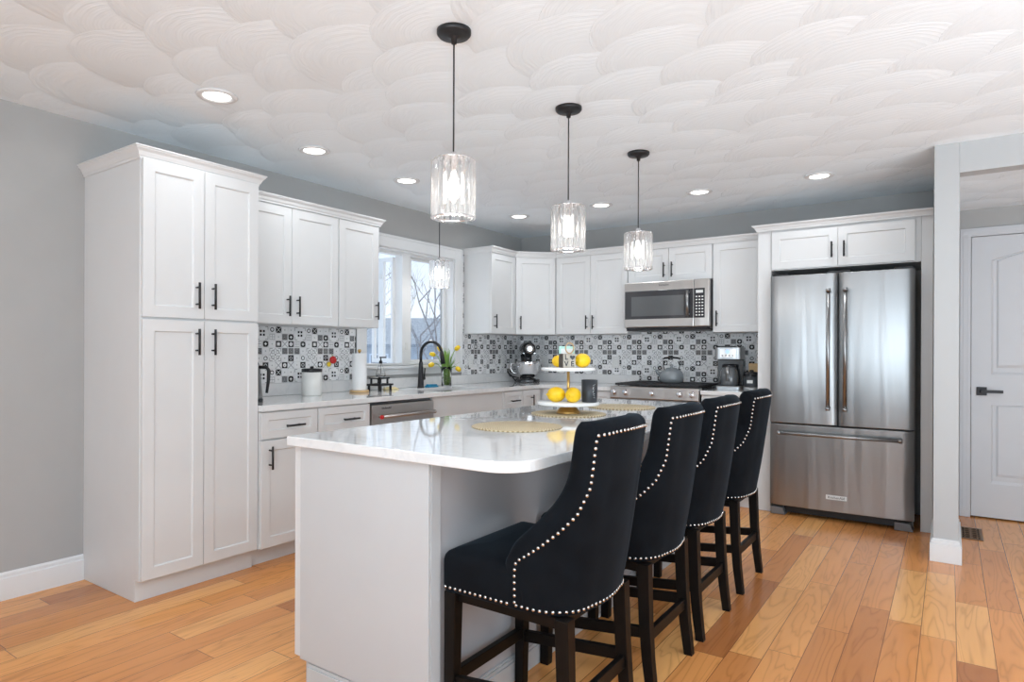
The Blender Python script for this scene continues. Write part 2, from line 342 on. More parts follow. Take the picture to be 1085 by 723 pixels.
# ------------------------------------------------------------ mesh helpers
class MB:
    def __init__(s): s.bm = bmesh.new()
    def face(s, vs, mi=0, smooth=False):
        try: f = s.bm.faces.new(vs)
        except ValueError: return None
        f.material_index = mi; f.smooth = smooth; return f
    def box(s, x0, x1, y0, y1, z0, z1, mi=0, mat=None):
        v = [s.bm.verts.new(p) for p in ((x0, y0, z0), (x1, y0, z0), (x1, y1, z0), (x0, y1, z0), (x0, y0, z1), (x1, y0, z1), (x1, y1, z1), (x0, y1, z1))]
        for q in ((0, 3, 2, 1), (4, 5, 6, 7), (0, 1, 5, 4), (1, 2, 6, 5), (2, 3, 7, 6), (3, 0, 4, 7)): s.face([v[i] for i in q], mi)
        if mat is not None: bmesh.ops.transform(s.bm, matrix=mat, verts=v)
        return s
    def hexa(s, bot, top, mi=0):
        b = [s.bm.verts.new(p) for p in bot]; t = [s.bm.verts.new(p) for p in top]; n = len(b)
        s.face(b[::-1], mi); s.face(t, mi)
        for i in range(n): s.face([b[i], b[(i + 1) % n], t[(i + 1) % n], t[i]], mi)
        return s
    def bar(s, a, b, w, d=None, mi=0, w2=None, up=(0, 0, 1)):
        a, b = Vector(a), Vector(b); t = (b - a).normalized(); up = Vector(up)
        if abs(t.dot(up)) > .95: up = Vector((1, 0, 0))
        e = t.cross(up).normalized(); f = e.cross(t); d = d or w
        w2 = w2 or w; k = w2 / w
        q = lambda c, m: [c + e * (sx * w * m / 2) + f * (sy * d * m / 2) for sx, sy in ((-1, -1), (1, -1), (1, 1), (-1, 1))]
        return s.hexa(q(a, 1), q(b, k), mi)
    def lathe(s, prof, c=(0, 0, 0), seg=28, mi=0, smooth=True, mat=None, squash=(1, 1)):
        rings = []; allv = []
        for r, z in prof:
            if r < 1e-6: v = [s.bm.verts.new((c[0], c[1], c[2] + z))]
            else: v = [s.bm.verts.new((c[0] + r * squash[0] * math.cos(2 * PI * i / seg), c[1] + r * squash[1] * math.sin(2 * PI * i / seg), c[2] + z)) for i in range(seg)]
            rings.append(v); allv += v
        for A, B in zip(rings, rings[1:]):
            for i in range(seg):
                j = (i + 1) % seg
                if len(A) == 1 and len(B) == 1: break
                if len(A) == 1: s.face([A[0], B[j], B[i]], mi, smooth)
                elif len(B) == 1: s.face([A[i], A[j], B[0]], mi, smooth)
                else: s.face([A[i], A[j], B[j], B[i]], mi, smooth)
        if len(rings[0]) > 1: s.face(rings[0][::-1], mi)
        if len(rings[-1]) > 1: s.face(rings[-1], mi)
        if mat is not None: bmesh.ops.transform(s.bm, matrix=mat, verts=allv)
        return s
    def cyl(s, a, b, r, seg=14, mi=0, r2=None, smooth=True):
        return s.tube([a, b], [r, r if r2 is None else r2], seg, mi, smooth)
    def tube(s, pts, r, seg=10, mi=0, smooth=True, cap=True, sq=(1, 1)):
        pts = [Vector(p) for p in pts]; n = len(pts); rs = r if isinstance(r, (list, tuple)) else [r] * n
        up = Vector((0, 0, 1)); rings = []; prev = None
        for i, p in enumerate(pts):
            t = (pts[min(i + 1, n - 1)] - pts[max(i - 1, 0)]).normalized()
            if prev is None:
                e = t.cross(up)
                if e.length < .05: e = t.cross(Vector((1, 0, 0)))
            else: e = prev - t * prev.dot(t)
            e.normalize(); prev = e; f = t.cross(e)
            rings.append([s.bm.verts.new(p + (e * (math.cos(2 * PI * k / seg) * sq[0]) + f * (math.sin(2 * PI * k / seg) * sq[1])) * max(rs[i], 1e-5)) for k in range(seg)])
        for A, B in zip(rings, rings[1:]):
            for k in range(seg): s.face([A[k], A[(k + 1) % seg], B[(k + 1) % seg], B[k]], mi, smooth)
        if cap: s.face(rings[0][::-1], mi); s.face(rings[-1], mi)
        return s
    def sqpath(s, pts, ws, mi=0):
        R_ = []
        for (x, y, z), w in zip(pts, ws): h = w / 2; R_.append([s.bm.verts.new((x + a * h, y + b * h, z)) for a, b in ((-1, -1), (1, -1), (1, 1), (-1, 1))])
        for A, B in zip(R_, R_[1:]):
            for k in range(4): s.face([A[k], A[(k + 1) % 4], B[(k + 1) % 4], B[k]], mi)
        s.face(R_[0][::-1], mi); s.face(R_[-1], mi); return s
    def sphere(s, c, r, u=12, v=8, mi=0, sq=(1, 1, 1), mat=None):
        pr = [(0, -r)] + [(r * math.cos(-PI / 2 + PI * k / v), r * math.sin(-PI / 2 + PI * k / v)) for k in range(1, v)] + [(0, r)]
        m = Matrix.Translation(Vector(c)) @ (mat or Matrix.Identity(4)) @ Matrix.Diagonal((*sq, 1))
        return s.lathe(pr, (0, 0, 0), u, mi, True, m)
    def prism(s, poly, z0, z1, mi=0, smooth=False):
        b = [s.bm.verts.new((x, y, z0)) for x, y in poly]; t = [s.bm.verts.new((x, y, z1)) for x, y in poly]; n = len(poly)
        s.face(b[::-1], mi); s.face(t, mi)
        for i in range(n): s.face([b[i], b[(i + 1) % n], t[(i + 1) % n], t[i]], mi, smooth)
        return s
    def sweepx(s, prof, x0, x1, mi=0):          # profile in (y,z) extruded along x
        a = [s.bm.verts.new((x0, y, z)) for y, z in prof]; b = [s.bm.verts.new((x1, y, z)) for y, z in prof]; n = len(prof)
        s.face(a, mi); s.face(b[::-1], mi)
        for i in range(n): s.face([a[i], b[i], b[(i + 1) % n], a[(i + 1) % n]], mi)
        return s
    def build(s, name, mats, parent=None, bevel=0, seg=2, loc=None, rot=None, sub=0, weld=False, angle=35):
        if weld: bmesh.ops.remove_doubles(s.bm, verts=s.bm.verts, dist=1e-5)
        bmesh.ops.recalc_face_normals(s.bm, faces=s.bm.faces)
        me = bpy.data.meshes.new(name); s.bm.to_mesh(me); s.bm.free()
        for m in (mats if isinstance(mats, (list, tuple)) else [mats]): me.materials.append(m if not isinstance(m, str) else M[m])
        o = bpy.data.objects.new(name, me); COL.objects.link(o)
        if parent: o.parent = parent
        if loc: o.location = loc
        if rot: o.rotation_euler = rot
        if bevel:
            b = o.modifiers.new('bevel', 'BEVEL'); b.width = bevel; b.segments = seg; b.limit_method = 'ANGLE'; b.angle_limit = math.radians(angle)
            b.harden_normals = False
        if sub:
            b = o.modifiers.new('sub', 'SUBSURF'); b.levels = sub; b.render_levels = sub
        return o
def cells(name, mat, us, vs, filled, t0, t1, fn, parent=None, bevel=0):
    """solid slab from a grid of cells with holes; fn(u, v, t) -> xyz"""
    mb = MB(); V = {}
    def vt(i, j, k):
        if (i, j, k) not in V: V[(i, j, k)] = mb.bm.verts.new(fn(us[i], vs[j], (t0, t1)[k]))
        return V[(i, j, k)]
    nu, nv = len(us) - 1, len(vs) - 1
    F = lambda i, j: 0 <= i < nu and 0 <= j < nv and filled((us[i] + us[i + 1]) / 2, (vs[j] + vs[j + 1]) / 2)
    for i in range(nu):
        for j in range(nv):
            if not F(i, j): continue
            for k in (0, 1): mb.face([vt(i, j, k), vt(i + 1, j, k), vt(i + 1, j + 1, k), vt(i, j + 1, k)])
            if not F(i - 1, j): mb.face([vt(i, j, 0), vt(i, j + 1, 0), vt(i, j + 1, 1), vt(i, j, 1)])
            if not F(i + 1, j): mb.face([vt(i + 1, j, 0), vt(i + 1, j + 1, 0), vt(i + 1, j + 1, 1), vt(i + 1, j, 1)])
            if not F(i, j - 1): mb.face([vt(i, j, 0), vt(i + 1, j, 0), vt(i + 1, j, 1), vt(i, j, 1)])
            if not F(i, j + 1): mb.face([vt(i, j + 1, 0), vt(i + 1, j + 1, 0), vt(i + 1, j + 1, 1), vt(i, j + 1, 1)])
    return mb.build(name, mat, parent, bevel)
def tag(o, label, cat, group=None, kind=None):
    o['label'] = label; o['category'] = cat
    if group: o['group'] = group
    if kind: o['kind'] = kind
    return o
def thing(name, label, cat, loc=(0, 0, 0), rz=0, group=None):
    o = bpy.data.objects.new(name, None); o.empty_display_size = .1; COL.objects.link(o); o.location = loc; o.rotation_euler = (0, 0, rz)
    return tag(o, label, cat, group)
def struct(o, label=None, cat=None):
    o['kind'] = 'structure'
    o['label'] = label or o.name.replace('_', ' ') + ' of the kitchen'; o['category'] = cat or o.name.split('_')[0]
    return o
def copy_tree(o, parent=None):
    c = o.copy(); COL.objects.link(c); c.parent = parent
    for ch in list(o.children): copy_tree(ch, c)
    return c
def text_mesh(name, body, size, mat, parent, loc, rot, ext=.0006, align='CENTER', sx=1):
    cu = bpy.data.curves.new(name, 'FONT'); cu.body = body; cu.size = size; cu.extrude = ext; cu.align_x = align; cu.align_y = 'CENTER'; cu.resolution_u = 3; cu.offset = size * .022 if name == 'letter' else 0
    t = bpy.data.objects.new(name, cu); COL.objects.link(t); bpy.context.view_layer.update()
    me = bpy.data.meshes.new_from_object(t.evaluated_get(bpy.context.evaluated_depsgraph_get())); bpy.data.objects.remove(t)
    me.materials.clear(); me.materials.append(M[mat])
    o = bpy.data.objects.new(name, me); COL.objects.link(o); o.parent = parent; o.location = loc; o.rotation_euler = rot; o.scale = (sx, 1, 1)
    return o

# ------------------------------------------------------------ measured dimensions
YB, H, CT, IZ = 2.27, 2.4515, .918, .9107
XR, YF = 7.2, -7.7            # far right and rear walls of the open room
HH = 2.305                    # lower ceiling of the hall beyond the opening

# ------------------------------------------------------------ room shell
o = MB().box(-.02, XR, YF, 2.70, -.05, 0).build('floor', 'floor'); struct(o, 'glossy orange oak strip floor running toward the back wall', 'floor')
o = MB().box(-.02, XR, YF, YB + .12, H, H + .1).build('ceiling', 'ceiling'); struct(o, 'white ceiling with swirled fan plaster texture', 'ceiling')
WY0, WY1, WZ0, WZ1 = -.005, 1.115, 1.105, 2.085
o = cells('wall_left', 'wall', [YF - .1, WY0, WY1, YB + .12], [0, WZ0, WZ1, H], lambda u, v: not (WY0 < u < WY1 and WZ0 < v < WZ1), -.14, 0, lambda u, v, t: (t, u, v))
struct(o, 'grey wall with the kitchen window on the left', 'wall')
o = MB().box(0, 3.70, YB, YB + .12, 0, H).build('wall_back', 'wall'); struct(o, 'grey wall behind the range and fridge', 'wall')
o = MB().box(3.705, 3.828, 1.02, YB + .16, 0, H).build('wall_stub', 'wallpost', bevel=.004); struct(o, 'narrow pale grey wall end right of the fridge', 'wall')
o = MB().box(3.828, XR, 1.02, 1.14, 2.275, H).build('wall_header', 'wallpost'); struct(o, 'pale grey header over the hall opening', 'wall')
DX0, DX1, DZ1 = 3.915, 4.69, 2.095
o = cells('wall_hall', 'wall', [3.828, DX0 - .02, DX1 + .02, XR], [0, DZ1 + .02, HH], lambda u, v: not (DX0 - .02 < u < DX1 + .02 and v < DZ1 + .02), 2.431, 2.55, lambda u, v, t: (u, t, v))
struct(o, 'grey wall around the white hall door', 'wall')
o = MB().box(3.828, XR, 1.14, 2.70, HH, HH + .06).build('ceiling_hall', 'ceiling'); struct(o, 'lower swirled ceiling of the hall beyond the opening', 'ceiling')
o = MB().box(3.7, XR, 2.62, 2.70, 0, H).build('wall_backing', 'wall'); struct(o, 'added grey backing wall blocking light behind the closed hall door', 'wall')  # added unseen backing, keeps sky light from leaking around the door
# walls behind and beside the viewer with openings invented to let daylight in
o = cells('wall_rear', 'wallpost', [-.14, .85, 2.25, 4.5, 5.9, XR + .1], [0, .25, 2.3, H], lambda u, v: not ((.85 < u < 2.25 or 4.5 < u < 5.9) and .25 < v < 2.3), YF - .12, YF, lambda u, v, t: (u, t, v))
struct(o, 'pale wall behind the viewer with added wide openings for daylight', 'wall')
o = cells('wall_right', 'wallpost', [YF, -5.0, -1.4, 2.55], [0, .2, 2.3, H], lambda u, v: not (-5.0 < u < -1.4 and .2 < v < 2.3), XR, XR + .12, lambda u, v, t: (t, u, v))
struct(o, 'pale wall on the right with an added wide opening for daylight', 'wall')
# baseboards: moulded profile
def baseboard(name, p0, p1, n, label, h=.135, t=.016):
    """p0->p1 along the wall, n = outward normal"""
    p0, p1, n = Vector(p0), Vector(p1), Vector(n)
    prof = [(0, 0), (t, 0), (t, h * .78), (t * .62, h * .82), (t * .62, h * .93), (t * .2, h), (0, h)]
    mb = MB(); a = [mb.bm.verts.new((p0.x + n.x * d, p0.y + n.y * d, z)) for d, z in prof]; b = [mb.bm.verts.new((p1.x + n.x * d, p1.y + n.y * d, z)) for d, z in prof]
    mb.face(a); mb.face(b[::-1])
    for i in range(len(prof)): mb.face([a[i], b[i], b[(i + 1) % len(prof)], a[(i + 1) % len(prof)]])
    return struct(mb.build(name, 'trimw'), label, 'baseboard')
baseboard('baseboard_left', (0, YF), (0, -2.046), (1, 0), 'white baseboard along the grey wall left of the pantry')
mb = MB()
for d, z0, z1 in ((.016, 0, .105), (.010, .105, .125), (.005, .125, .135)):
    mb.box(3.705 - d, 3.828 + d, 1.02 - d, YB - .02 if 0 else 1.70, z0, z1)
o = mb.build('baseboard_stub', 'trimw', bevel=.002); struct(o, 'white baseboard wrapped around the narrow wall end', 'baseboard')
# hall baseboard pieces either side of door are covered by the casing; one to the right
baseboard('baseboard_hall', (4.79, 2.431), (XR, 2.431), (0, -1), 'white baseboard right of the hall door')

# ------------------------------------------------------------ hall door
def hall_door():
    x0, x1, z0, z1 = DX0, DX1, .012, DZ1
    mb = MB(); yf = 2.424; 
    # panel outlines (arched top panel, rectangular lower panel)
    def arch(xa, xb, za, zb, rise, n=12):
        pts = [(xa, za), (xb, za)]
        for k in range(n + 1):
            t = k / n; pts.append((xb + (xa - xb) * t, zb + rise * math.sin(PI * t)))
        return pts
    stile = .118
    A = arch(x0 + stile, x1 - stile, 1.068, 1.915, .062); B = arch(x0 + stile, x1 - stile, .262, .845, 0.0)
    # front face with two holes is built from strips around each panel
    def inset(poly, d):
        cx = sum(p[0] for p in poly) / len(poly); cz = sum(p[1] for p in poly) / len(poly)
        xa = min(p[0] for p in poly); xb = max(p[0] for p in poly); za = min(p[1] for p in poly); zb = max(p[1] for p in poly)
        return [(cx + (p[0] - cx) * (1 - 2 * d / (xb - xa)), cz + (p[1] - cz) * (1 - 2 * d / (zb - za))) for p in poly]
    mb.box(x0, x1, yf + .012, yf + .034, z0, z1)
    def ringfaces(P, Q, ya, yb):
        a = [mb.bm.verts.new((p[0], ya, p[1])) for p in P]; b = [mb.bm.verts.new((p[0], yb, p[1])) for p in Q]
        for i in range(len(P)): j = (i + 1) % len(P); mb.face([a[i], a[j], b[j], b[i]])
        return b
    slab = []
    # outer frame boards
    mb.box(x0, x0 + stile, yf, yf + .012, z0, z1); mb.box(x1 - stile, x1, yf, yf + .012, z0, z1)
    mb.box(x0 + stile, x1 - stile, yf, yf + .012, z0, .262); mb.box(x0 + stile, x1 - stile, yf, yf + .012, .845, 1.068)
    # top rail with arched underside
    n = 12
    for k in range(n):
        ta, tb = k / n, (k + 1) / n; xa = x0 + stile + (x1 - x0 - 2 * stile) * ta; xb = x0 + stile + (x1 - x0 - 2 * stile) * tb
        za, zb = 1.915 + .062 * math.sin(PI * ta), 1.915 + .062 * math.sin(PI * tb)
        mb.hexa([(xa, yf, za), (xb, yf, zb), (xb, yf + .012, zb), (xa, yf + .012, za)], [(xa, yf, z1), (xb, yf, z1), (xb, yf + .012, z1), (xa, yf + .012, z1)])
    for P in (A, B):
        q1 = inset(P, .012); q2 = inset(P, .030); q3 = inset(P, .042)
        ringfaces(P, q1, yf, yf + .010); ringfaces(q1, q2, yf + .010, yf + .010); b = ringfaces(q2, q3, yf + .010, yf + .003); mb.face(b)
    d = mb.build('door_1', 'door', weld=False); struct(d, 'white two panel hall door with an arched upper panel and black lever', 'door')
    # vertical plank grooves of the raised fields
    # lever handle
    h = MB(); hx, hz = x0 + .062, .945
    h.box(hx - .031, hx + .031, yf - .010, yf, hz - .031, hz + .031); h.cyl((hx, yf - .01, hz), (hx, yf - .045, hz), .011, 14)
    h.box(hx - .008, hx + .125, yf - .052, yf - .040, hz - .011, hz + .011)
    h.build('door_handle', 'black', d, .0015)
    l = MB().box(x0 - .018, x0 - .002, yf - .004, yf + .004, hz - .028, hz + .028).build('strike_plate', 'black', d, .001)
    for hz_ in (.30, 1.80): MB().cyl((x1 + .004, yf - .006, hz_ - .05), (x1 + .004, yf - .006, hz_ + .05), .006).build('hinge', 'black', d)
hall_door()
mb = MB()
for a, b in (((DX0 - .070), DX0 - .004), (DX1 + .004, DX1 + .070)):
    mb.box(a, b, 2.413, 2.431, 0, DZ1 + .004); mb.box(a + .018, b - .018, 2.409, 2.413, 0, DZ1 + .004)
mb.box(DX0 - .070, DX1 + .070, 2.413, 2.431, DZ1 + .004, DZ1 + .066); mb.box(DX0 - .052, DX1 + .052, 2.409, 2.413, DZ1 + .018, DZ1 + .050)
mb.box(DX0 - .02, DX0 - .003, 2.431, 2.55, 0, DZ1 + .018); mb.box(DX1 + .003, DX1 + .02, 2.431, 2.55, 0, DZ1 + .018); mb.box(DX0 - .02, DX1 + .02, 2.431, 2.55, DZ1 + .004, DZ1 + .02)
struct(mb.build('trim_1', 'door', bevel=.002), 'white casing around the hall door', 'trim')

# ------------------------------------------------------------ kitchen window
win = bpy.data.objects.new('window_1', None); COL.objects.link(win); win.location = (0, .56, 1.6); struct(win, 'white double casement window over the sink', 'window')
def wpart(mb, name, mat, bevel=.002):
    o = mb.build(name, mat, None, bevel); o.parent = win; o.matrix_parent_inverse = Matrix.Translation((0, -.56, -1.6)); return o
CY0, CY1, CZ0, CZ1 = -.115, 1.225, 1.03, 2.188
mb = MB()
mb.box(0, .018, CY0, WY0, CZ0, CZ1); mb.box(0, .018, WY1, CY1, CZ0, CZ1); mb.box(0, .018, WY0, WY1, WZ1, CZ1)
mb.box(0, .023, CY0, CY0 + .022, CZ0, CZ1); mb.box(0, .023, CY1 - .022, CY1, CZ0, CZ1); mb.box(0, .023, CY0 + .022, CY1 - .022, CZ1 - .022, CZ1)
wpart(mb, 'window_casing', 'trimw')
mb = MB(); mb.box(-.13, .045, CY0, CY1, WZ0 - .022, WZ0); mb.box(.0, .020, CY0, CY1, CZ0, WZ0 - .022); wpart(mb, 'window_sill', 'trimw')
mb = MB()
mb.box(-.14, 0, WY0, WY0 + .014, WZ0, WZ1); mb.box(-.14, 0, WY1 - .014, WY1, WZ0, WZ1); mb.box(-.14, 0, WY0 + .014, WY1 - .014, WZ1 - .014, WZ1)
MU0, MU1 = .475, .575
mb.box(-.14, -.055, MU0, MU1, WZ0, WZ1)
mb.box(-.13, -.06, WY0 + .014, WY1 - .014, WZ0, WZ0 + .022); mb.box(-.13, -.06, WY0 + .014, WY1 - .014, WZ1 - .035, WZ1 - .014)
wpart(mb, 'window_frame', 'trimw')
def sash(y0, y1, x0=-.118, t=.035):
    m = MB(); z0, z1, w = WZ0 + .024, WZ1 - .036, .040
    m.box(x0, x0 + t, y0, y0 + w, z0, z1); m.box(x0, x0 + t, y1 - w, y1, z0, z1); m.box(x0, x0 + t, y0 + w, y1 - w, z0, z0 + w * .6); m.box(x0, x0 + t, y0 + w, y1 - w, z1 - w * .5, z1)
    s = wpart(m, 'sash', 'trimw'); p = MB().box(x0 + .015, x0 + .019, y0 + w, y1 - w, z0 + w * .6, z1 - w * .5).build('pane', 'pane', s)
    g = MB(); g.box(x0 + .008, x0 + .014, y1 - w - .016, y1 - w, z0 + w * .6, z1 - w * .5); g.build('screen_edge', 'siding', s)
sash(MU1 + .002, WY1 - .016)
# left casement standing open, seen nearly edge on
m = MB(); m.box(-.385, -.355, .436, .470, 1.13, 2.04); m.box(-.355, -.155, .436, .470, 1.13, 1.165); m.box(-.355, -.155, .436, .470, 2.005, 2.04); m.box(-.155, -.132, .436, .470, 1.13, 2.04)
m.box(-.31, -.245, .438, .468, 1.165, 2.005)
s = wpart(m, 'open_sash', 'trimw'); MB().box(-.245, -.155, .451, .455, 1.165, 2.005).build('pane', 'pane', s)
MB().box(-.29, -.265, .428, .438, 1.86, 1.90).build('sash_lock', 'plate', s)
for (yy, zz) in ((MU0 + .05, 1.27),): wpart(MB().box(-.06, -.045, yy - .012, yy + .012, zz - .03, zz + .03), 'window_latch', 'plate')

# added windows behind and beside the viewer, invented to bring daylight in: mullions
for nm, a0, a1, ax, pos, zz0, zz1 in (('added_window_2', .85, 2.25, 'x', YF - .06, .25, 2.3), ('added_window_4', 4.5, 5.9, 'x', YF - .06, .25, 2.3), ('added_window_3', -5.0, -1.4, 'y', XR + .06, .2, 2.3)):
    m = MB(); n = 2 if ax == 'x' else 4
    for k in range(n + 1):
        c = a0 + (a1 - a0) * k / n; c0, c1 = c - .045, c + .045
        if k == 0: c0, c1 = a0, a0 + .06
        if k == n: c0, c1 = a1 - .06, a1
        if ax == 'x': m.box(c0, c1, pos - .03, pos + .03, zz0, zz1)
        else: m.box(pos - .03, pos + .03, c0, c1, zz0, zz1)
    for z in (zz0, zz1 - .06):
        if ax == 'x': m.box(a0 + .06, a1 - .06, pos - .028, pos + .028, z, z + .06)
        else: m.box(pos - .028, pos + .028, a0 + .06, a1 - .06, z, z + .06)
    struct(m.build(nm, 'trimw'), 'added wide white window for daylight in the wall %s' % ('behind the viewer' if ax == 'x' else 'on the right side'), 'window')

# ------------------------------------------------------------ cabinet builders (local: x width, front faces -y, back at y=0)
def shaker(x0, x1, z0, z1, yf, t=.02, rail=.057, rec=.008):
    """five-piece door: front plane at y=yf, body behind it"""
    m = MB(); r = min(rail, (x1 - x0) * .3, (z1 - z0) * .33); a = .004
    O = [(x0, z0), (x1, z0), (x1, z1), (x0, z1)]; I = [(x0 + r, z0 + r), (x1 - r, z0 + r), (x1 - r, z1 - r), (x0 + r, z1 - r)]
    J = [(x0 + r + a, z0 + r + a), (x1 - r - a, z0 + r + a), (x1 - r - a, z1 - r - a), (x0 + r + a, z1 - r - a)]
    bv = [m.bm.verts.new((x, yf + t, z)) for x, z in O]; ov = [m.bm.verts.new((x, yf, z)) for x, z in O]
    iv = [m.bm.verts.new((x, yf, z)) for x, z in I]; jv = [m.bm.verts.new((x, yf + rec, z)) for x, z in J]
    m.face(bv)
    for i in range(4):
        j = (i + 1) % 4
        m.face([bv[i], bv[j], ov[j], ov[i]]); m.face([ov[i], ov[j], iv[j], iv[i]]); m.face([iv[i], iv[j], jv[j], jv[i]])
    m.face(jv); return m
def pull(kind, x, z, yf, L=.13):
    m = MB(); y = yf - .032; hl = L / 2; pl = L * .32
    if kind == 'v':
        m.cyl((x, y, z - hl), (x, y, z + hl), .0062, 12)
        for s in (-pl, pl): m.cyl((x, yf, z + s), (x, y, z + s), .0048, 10)
    else:
        m.cyl((x - hl, y, z), (x + hl, y, z), .0062, 12)
        for s in (-pl, pl): m.cyl((x + s, yf, z), (x + s, y, z), .0048, 10)
    return m
def fronts(root, D, lst, t=.02, mat='cab'):
    for kind, x0, x1, z0, z1, hd in lst:
        g = .0016
        d = shaker(x0 + g, x1 - g, z0 + g, z1 - g, -D - t, t, .057 if kind == 'door' else .045).build(kind, mat, root, .0012, 1)
        if hd: pull(*hd[:3], -D - t, *(hd[3:])).build('handle', 'black', d)
def body(root, W, D, z0, z1, name='cabinet_body', toe=None, mat='cab'):
    m = MB()
    if toe:
        m.sweepx([(0, 0), (-D + toe, 0), (-D + toe, z0), (-D, z0), (-D, z1), (0, z1)], 0, W)
    else: m.box(0, W, -D, 0, z0, z1)
    return m.build(name, mat, root, .001, 1)
def crown_profile(ztop, hgt, proj):
    # (outward, z): starts against the cabinet face
    k = hgt
    return [(0, ztop - k), (.006, ztop - k), (.008, ztop - k * .80), (.012, ztop - k * .74), (.014, ztop - k * .66), (proj * .55, ztop - k * .42), (proj * .85, ztop - k * .22), (proj * .88, ztop - k * .12), (proj, ztop - k * .10), (proj, ztop), (-.01, ztop)]
def crown(path, ztop, hgt=.058, proj=.0365, name='crown_moulding', parent=None, closed_ends=True):
    """path: list of xy points along the cabinet face, outward is on the right-hand side of the walking direction"""
    P = [Vector(p) for p in path]; n = len(P); prof = crown_profile(ztop, hgt, proj); m = MB(); rings = []
    for i in range(n):
        def nrm(a, b): d = (b - a).normalized(); return Vector((d.y, -d.x))
        if i == 0: mit = nrm(P[0], P[1])
        elif i == n - 1: mit = nrm(P[-2], P[-1])
        else:
            a, b = nrm(P[i - 1], P[i]), nrm(P[i], P[i + 1]); mit = (a + b) / (1 + a.dot(b))
        rings.append([m.bm.verts.new((P[i].x + mit.x * d, P[i].y + mit.y * d, z)) for d, z in prof])
    for A, B in zip(rings, rings[1:]):
        for k in range(len(prof)): j = (k + 1) % len(prof); m.face([A[k], B[k], B[j], A[j]])
    m.face(rings[0]); m.face(rings[-1][::-1])
    return m.build(name, 'cab', parent)
R90 = PI / 2

# pantry (left run: origin at wall, rotation +90 so that local x runs along +y and the front faces +x)
PY0, PY1, PD = -2.045, -1.400, .5935
pan = thing('pantry_cabinet', 'tall white shaker pantry cabinet reaching from floor nearly to ceiling', 'cabinet', (.001, PY0, 0), R90)
PW_ = PY1 - PY0
m = MB()
m.sweepx([(0, 0), (-.5565, 0), (-.5565, .108), (-PD, .108), (-PD, 2.17), (0, 2.17)], 0, PW_)
m.build('cabinet_body', 'cab', pan, .001, 1)
mid = -1.7245 - PY0
fronts(pan, PD, [('door', .004, mid, .109, 1.380, ('v', mid - .044, 1.270, .135)), ('door', mid, PW_ - .002, .109, 1.380, ('v', mid + .044, 1.270, .135)),
                 ('door', .004, mid, 1.388, 2.160, ('v', mid - .044, 1.508, .135)), ('door', mid, PW_ - .002, 1.388, 2.160, ('v', mid + .044, 1.508, .135))])

c = crown([(0, -.002), (0, -PD - .004), (PW_, -PD - .004), (PW_, -.37)], 2.2114, .060, .038, parent=pan)

def wall_cab(label, loc, rz, W, D, z0, z1, lst, name='wall_cabinet'):
    r = thing(name, label, 'cabinet', loc, rz); body(r, W, D, z0, z1); fronts(r, D, lst); return r
UD, UZ0, UZ1 = .311, 1.396, 2.150
DZa, DZb = UZ0 + .001, UZ1 - .004
# left of the window
wall_cab('white double door wall cabinet hanging directly right of the pantry', (.001, -1.398, 0), R90, .826, UD, UZ0, UZ1,
         [('door', .03, .436, DZa, DZb, ('v', .400, 1.512)), ('door', .436, .825, DZa, DZb, ('v', .476, 1.512))])
wall_cab('narrow single door white wall cabinet left of the window', (.001, -.570, 0), R90, .386, UD, UZ0, UZ1,
         [('door', .002, .384, DZa, DZb, ('v', .350, 1.522))])

crw = crown([(UD + .022, -1.35), (UD + .022, -.183), (.002, -.183)], 2.1985, .052, .034); tag(crw, 'white crown moulding topping the wall cabinets left of the window', 'moulding')
# flip winding check: walking +y with outward +x is the right-hand side
# right of the window
wall_cab('slim white wall cabinet right of the window', (.001, 1.251, 0), R90, .409, UD, UZ0, UZ1,
         [('door', .002, .407, DZa, DZb, ('v', .045, 1.508))])
# diagonal corner cabinet
dc = thing('corner_cabinet', 'white wall cabinet set diagonally across the corner', 'cabinet', (0, 0, 0))
a_, b_ = .616, UD
m = MB().prism([(.001, YB - a_ + .006), (.001, YB - .001), (a_ - .001, YB - .001), (a_ - .001, YB - b_), (b_, YB - a_ + .006)], UZ0, UZ1); m.build('cabinet_body', 'cab', dc, .001, 1)
p0 = Vector((b_, YB - a_)); p1 = Vector((a_, YB - b_)); dl = (p1 - p0).length
f = shaker(.018, dl - .018, DZa, DZb, -.022, .02).build('door', 'cab', dc, .0012, 1, (p0.x, p0.y, 0), (0, 0, PI / 4))
pull('v', .062, 1.508, -.022).build('handle', 'black', f)
# back run
def back_x(v): return v
BX = [.620, .997, 1.375, 2.141, 2.556]
wall_cab('white double door wall cabinet between the corner and the microwave', (BX[0], YB - .001, 0), 0, BX[2] - BX[0] - .001, UD, UZ0, UZ1,
         [('door', .002, BX[1] - BX[0], DZa, DZb, ('v', BX[1] - BX[0] - .034, 1.508)), ('door', BX[1] - BX[0], BX[2] - BX[0] - .003, DZa, DZb, ('v', BX[1] - BX[0] + .034, 1.508))])
wd_ = BX[3] - BX[2] - .002
wall_cab('short white double door cabinet above the microwave', (BX[2] + .001, YB - .001, 0), 0, wd_, UD, 1.852, UZ1,
         [('door', .002, wd_ / 2, 1.853, DZb, ('v', wd_ / 2 - .036, 1.953)), ('door', wd_ / 2, wd_ - .002, 1.853, DZb, ('v', wd_ / 2 + .036, 1.953))])
wall_cab('white single door wall cabinet between microwave and fridge', (BX[3] + .001, YB - .001, 0), 0, BX[4] - BX[3] - .002, UD, UZ0, UZ1,
         [('door', .002, BX[4] - BX[3] - .004, DZa, DZb, ('v', .040, 1.512))])
s45 = (UD + .022)
crw = crown([(.002, 1.250), (s45, 1.250), (s45, YB - a_ - .012), (a_ + .012, YB - s45), (BX[4], YB - s45)], 2.1985, .052, .034); tag(crw, 'white crown moulding turning the corner right of the window', 'moulding')

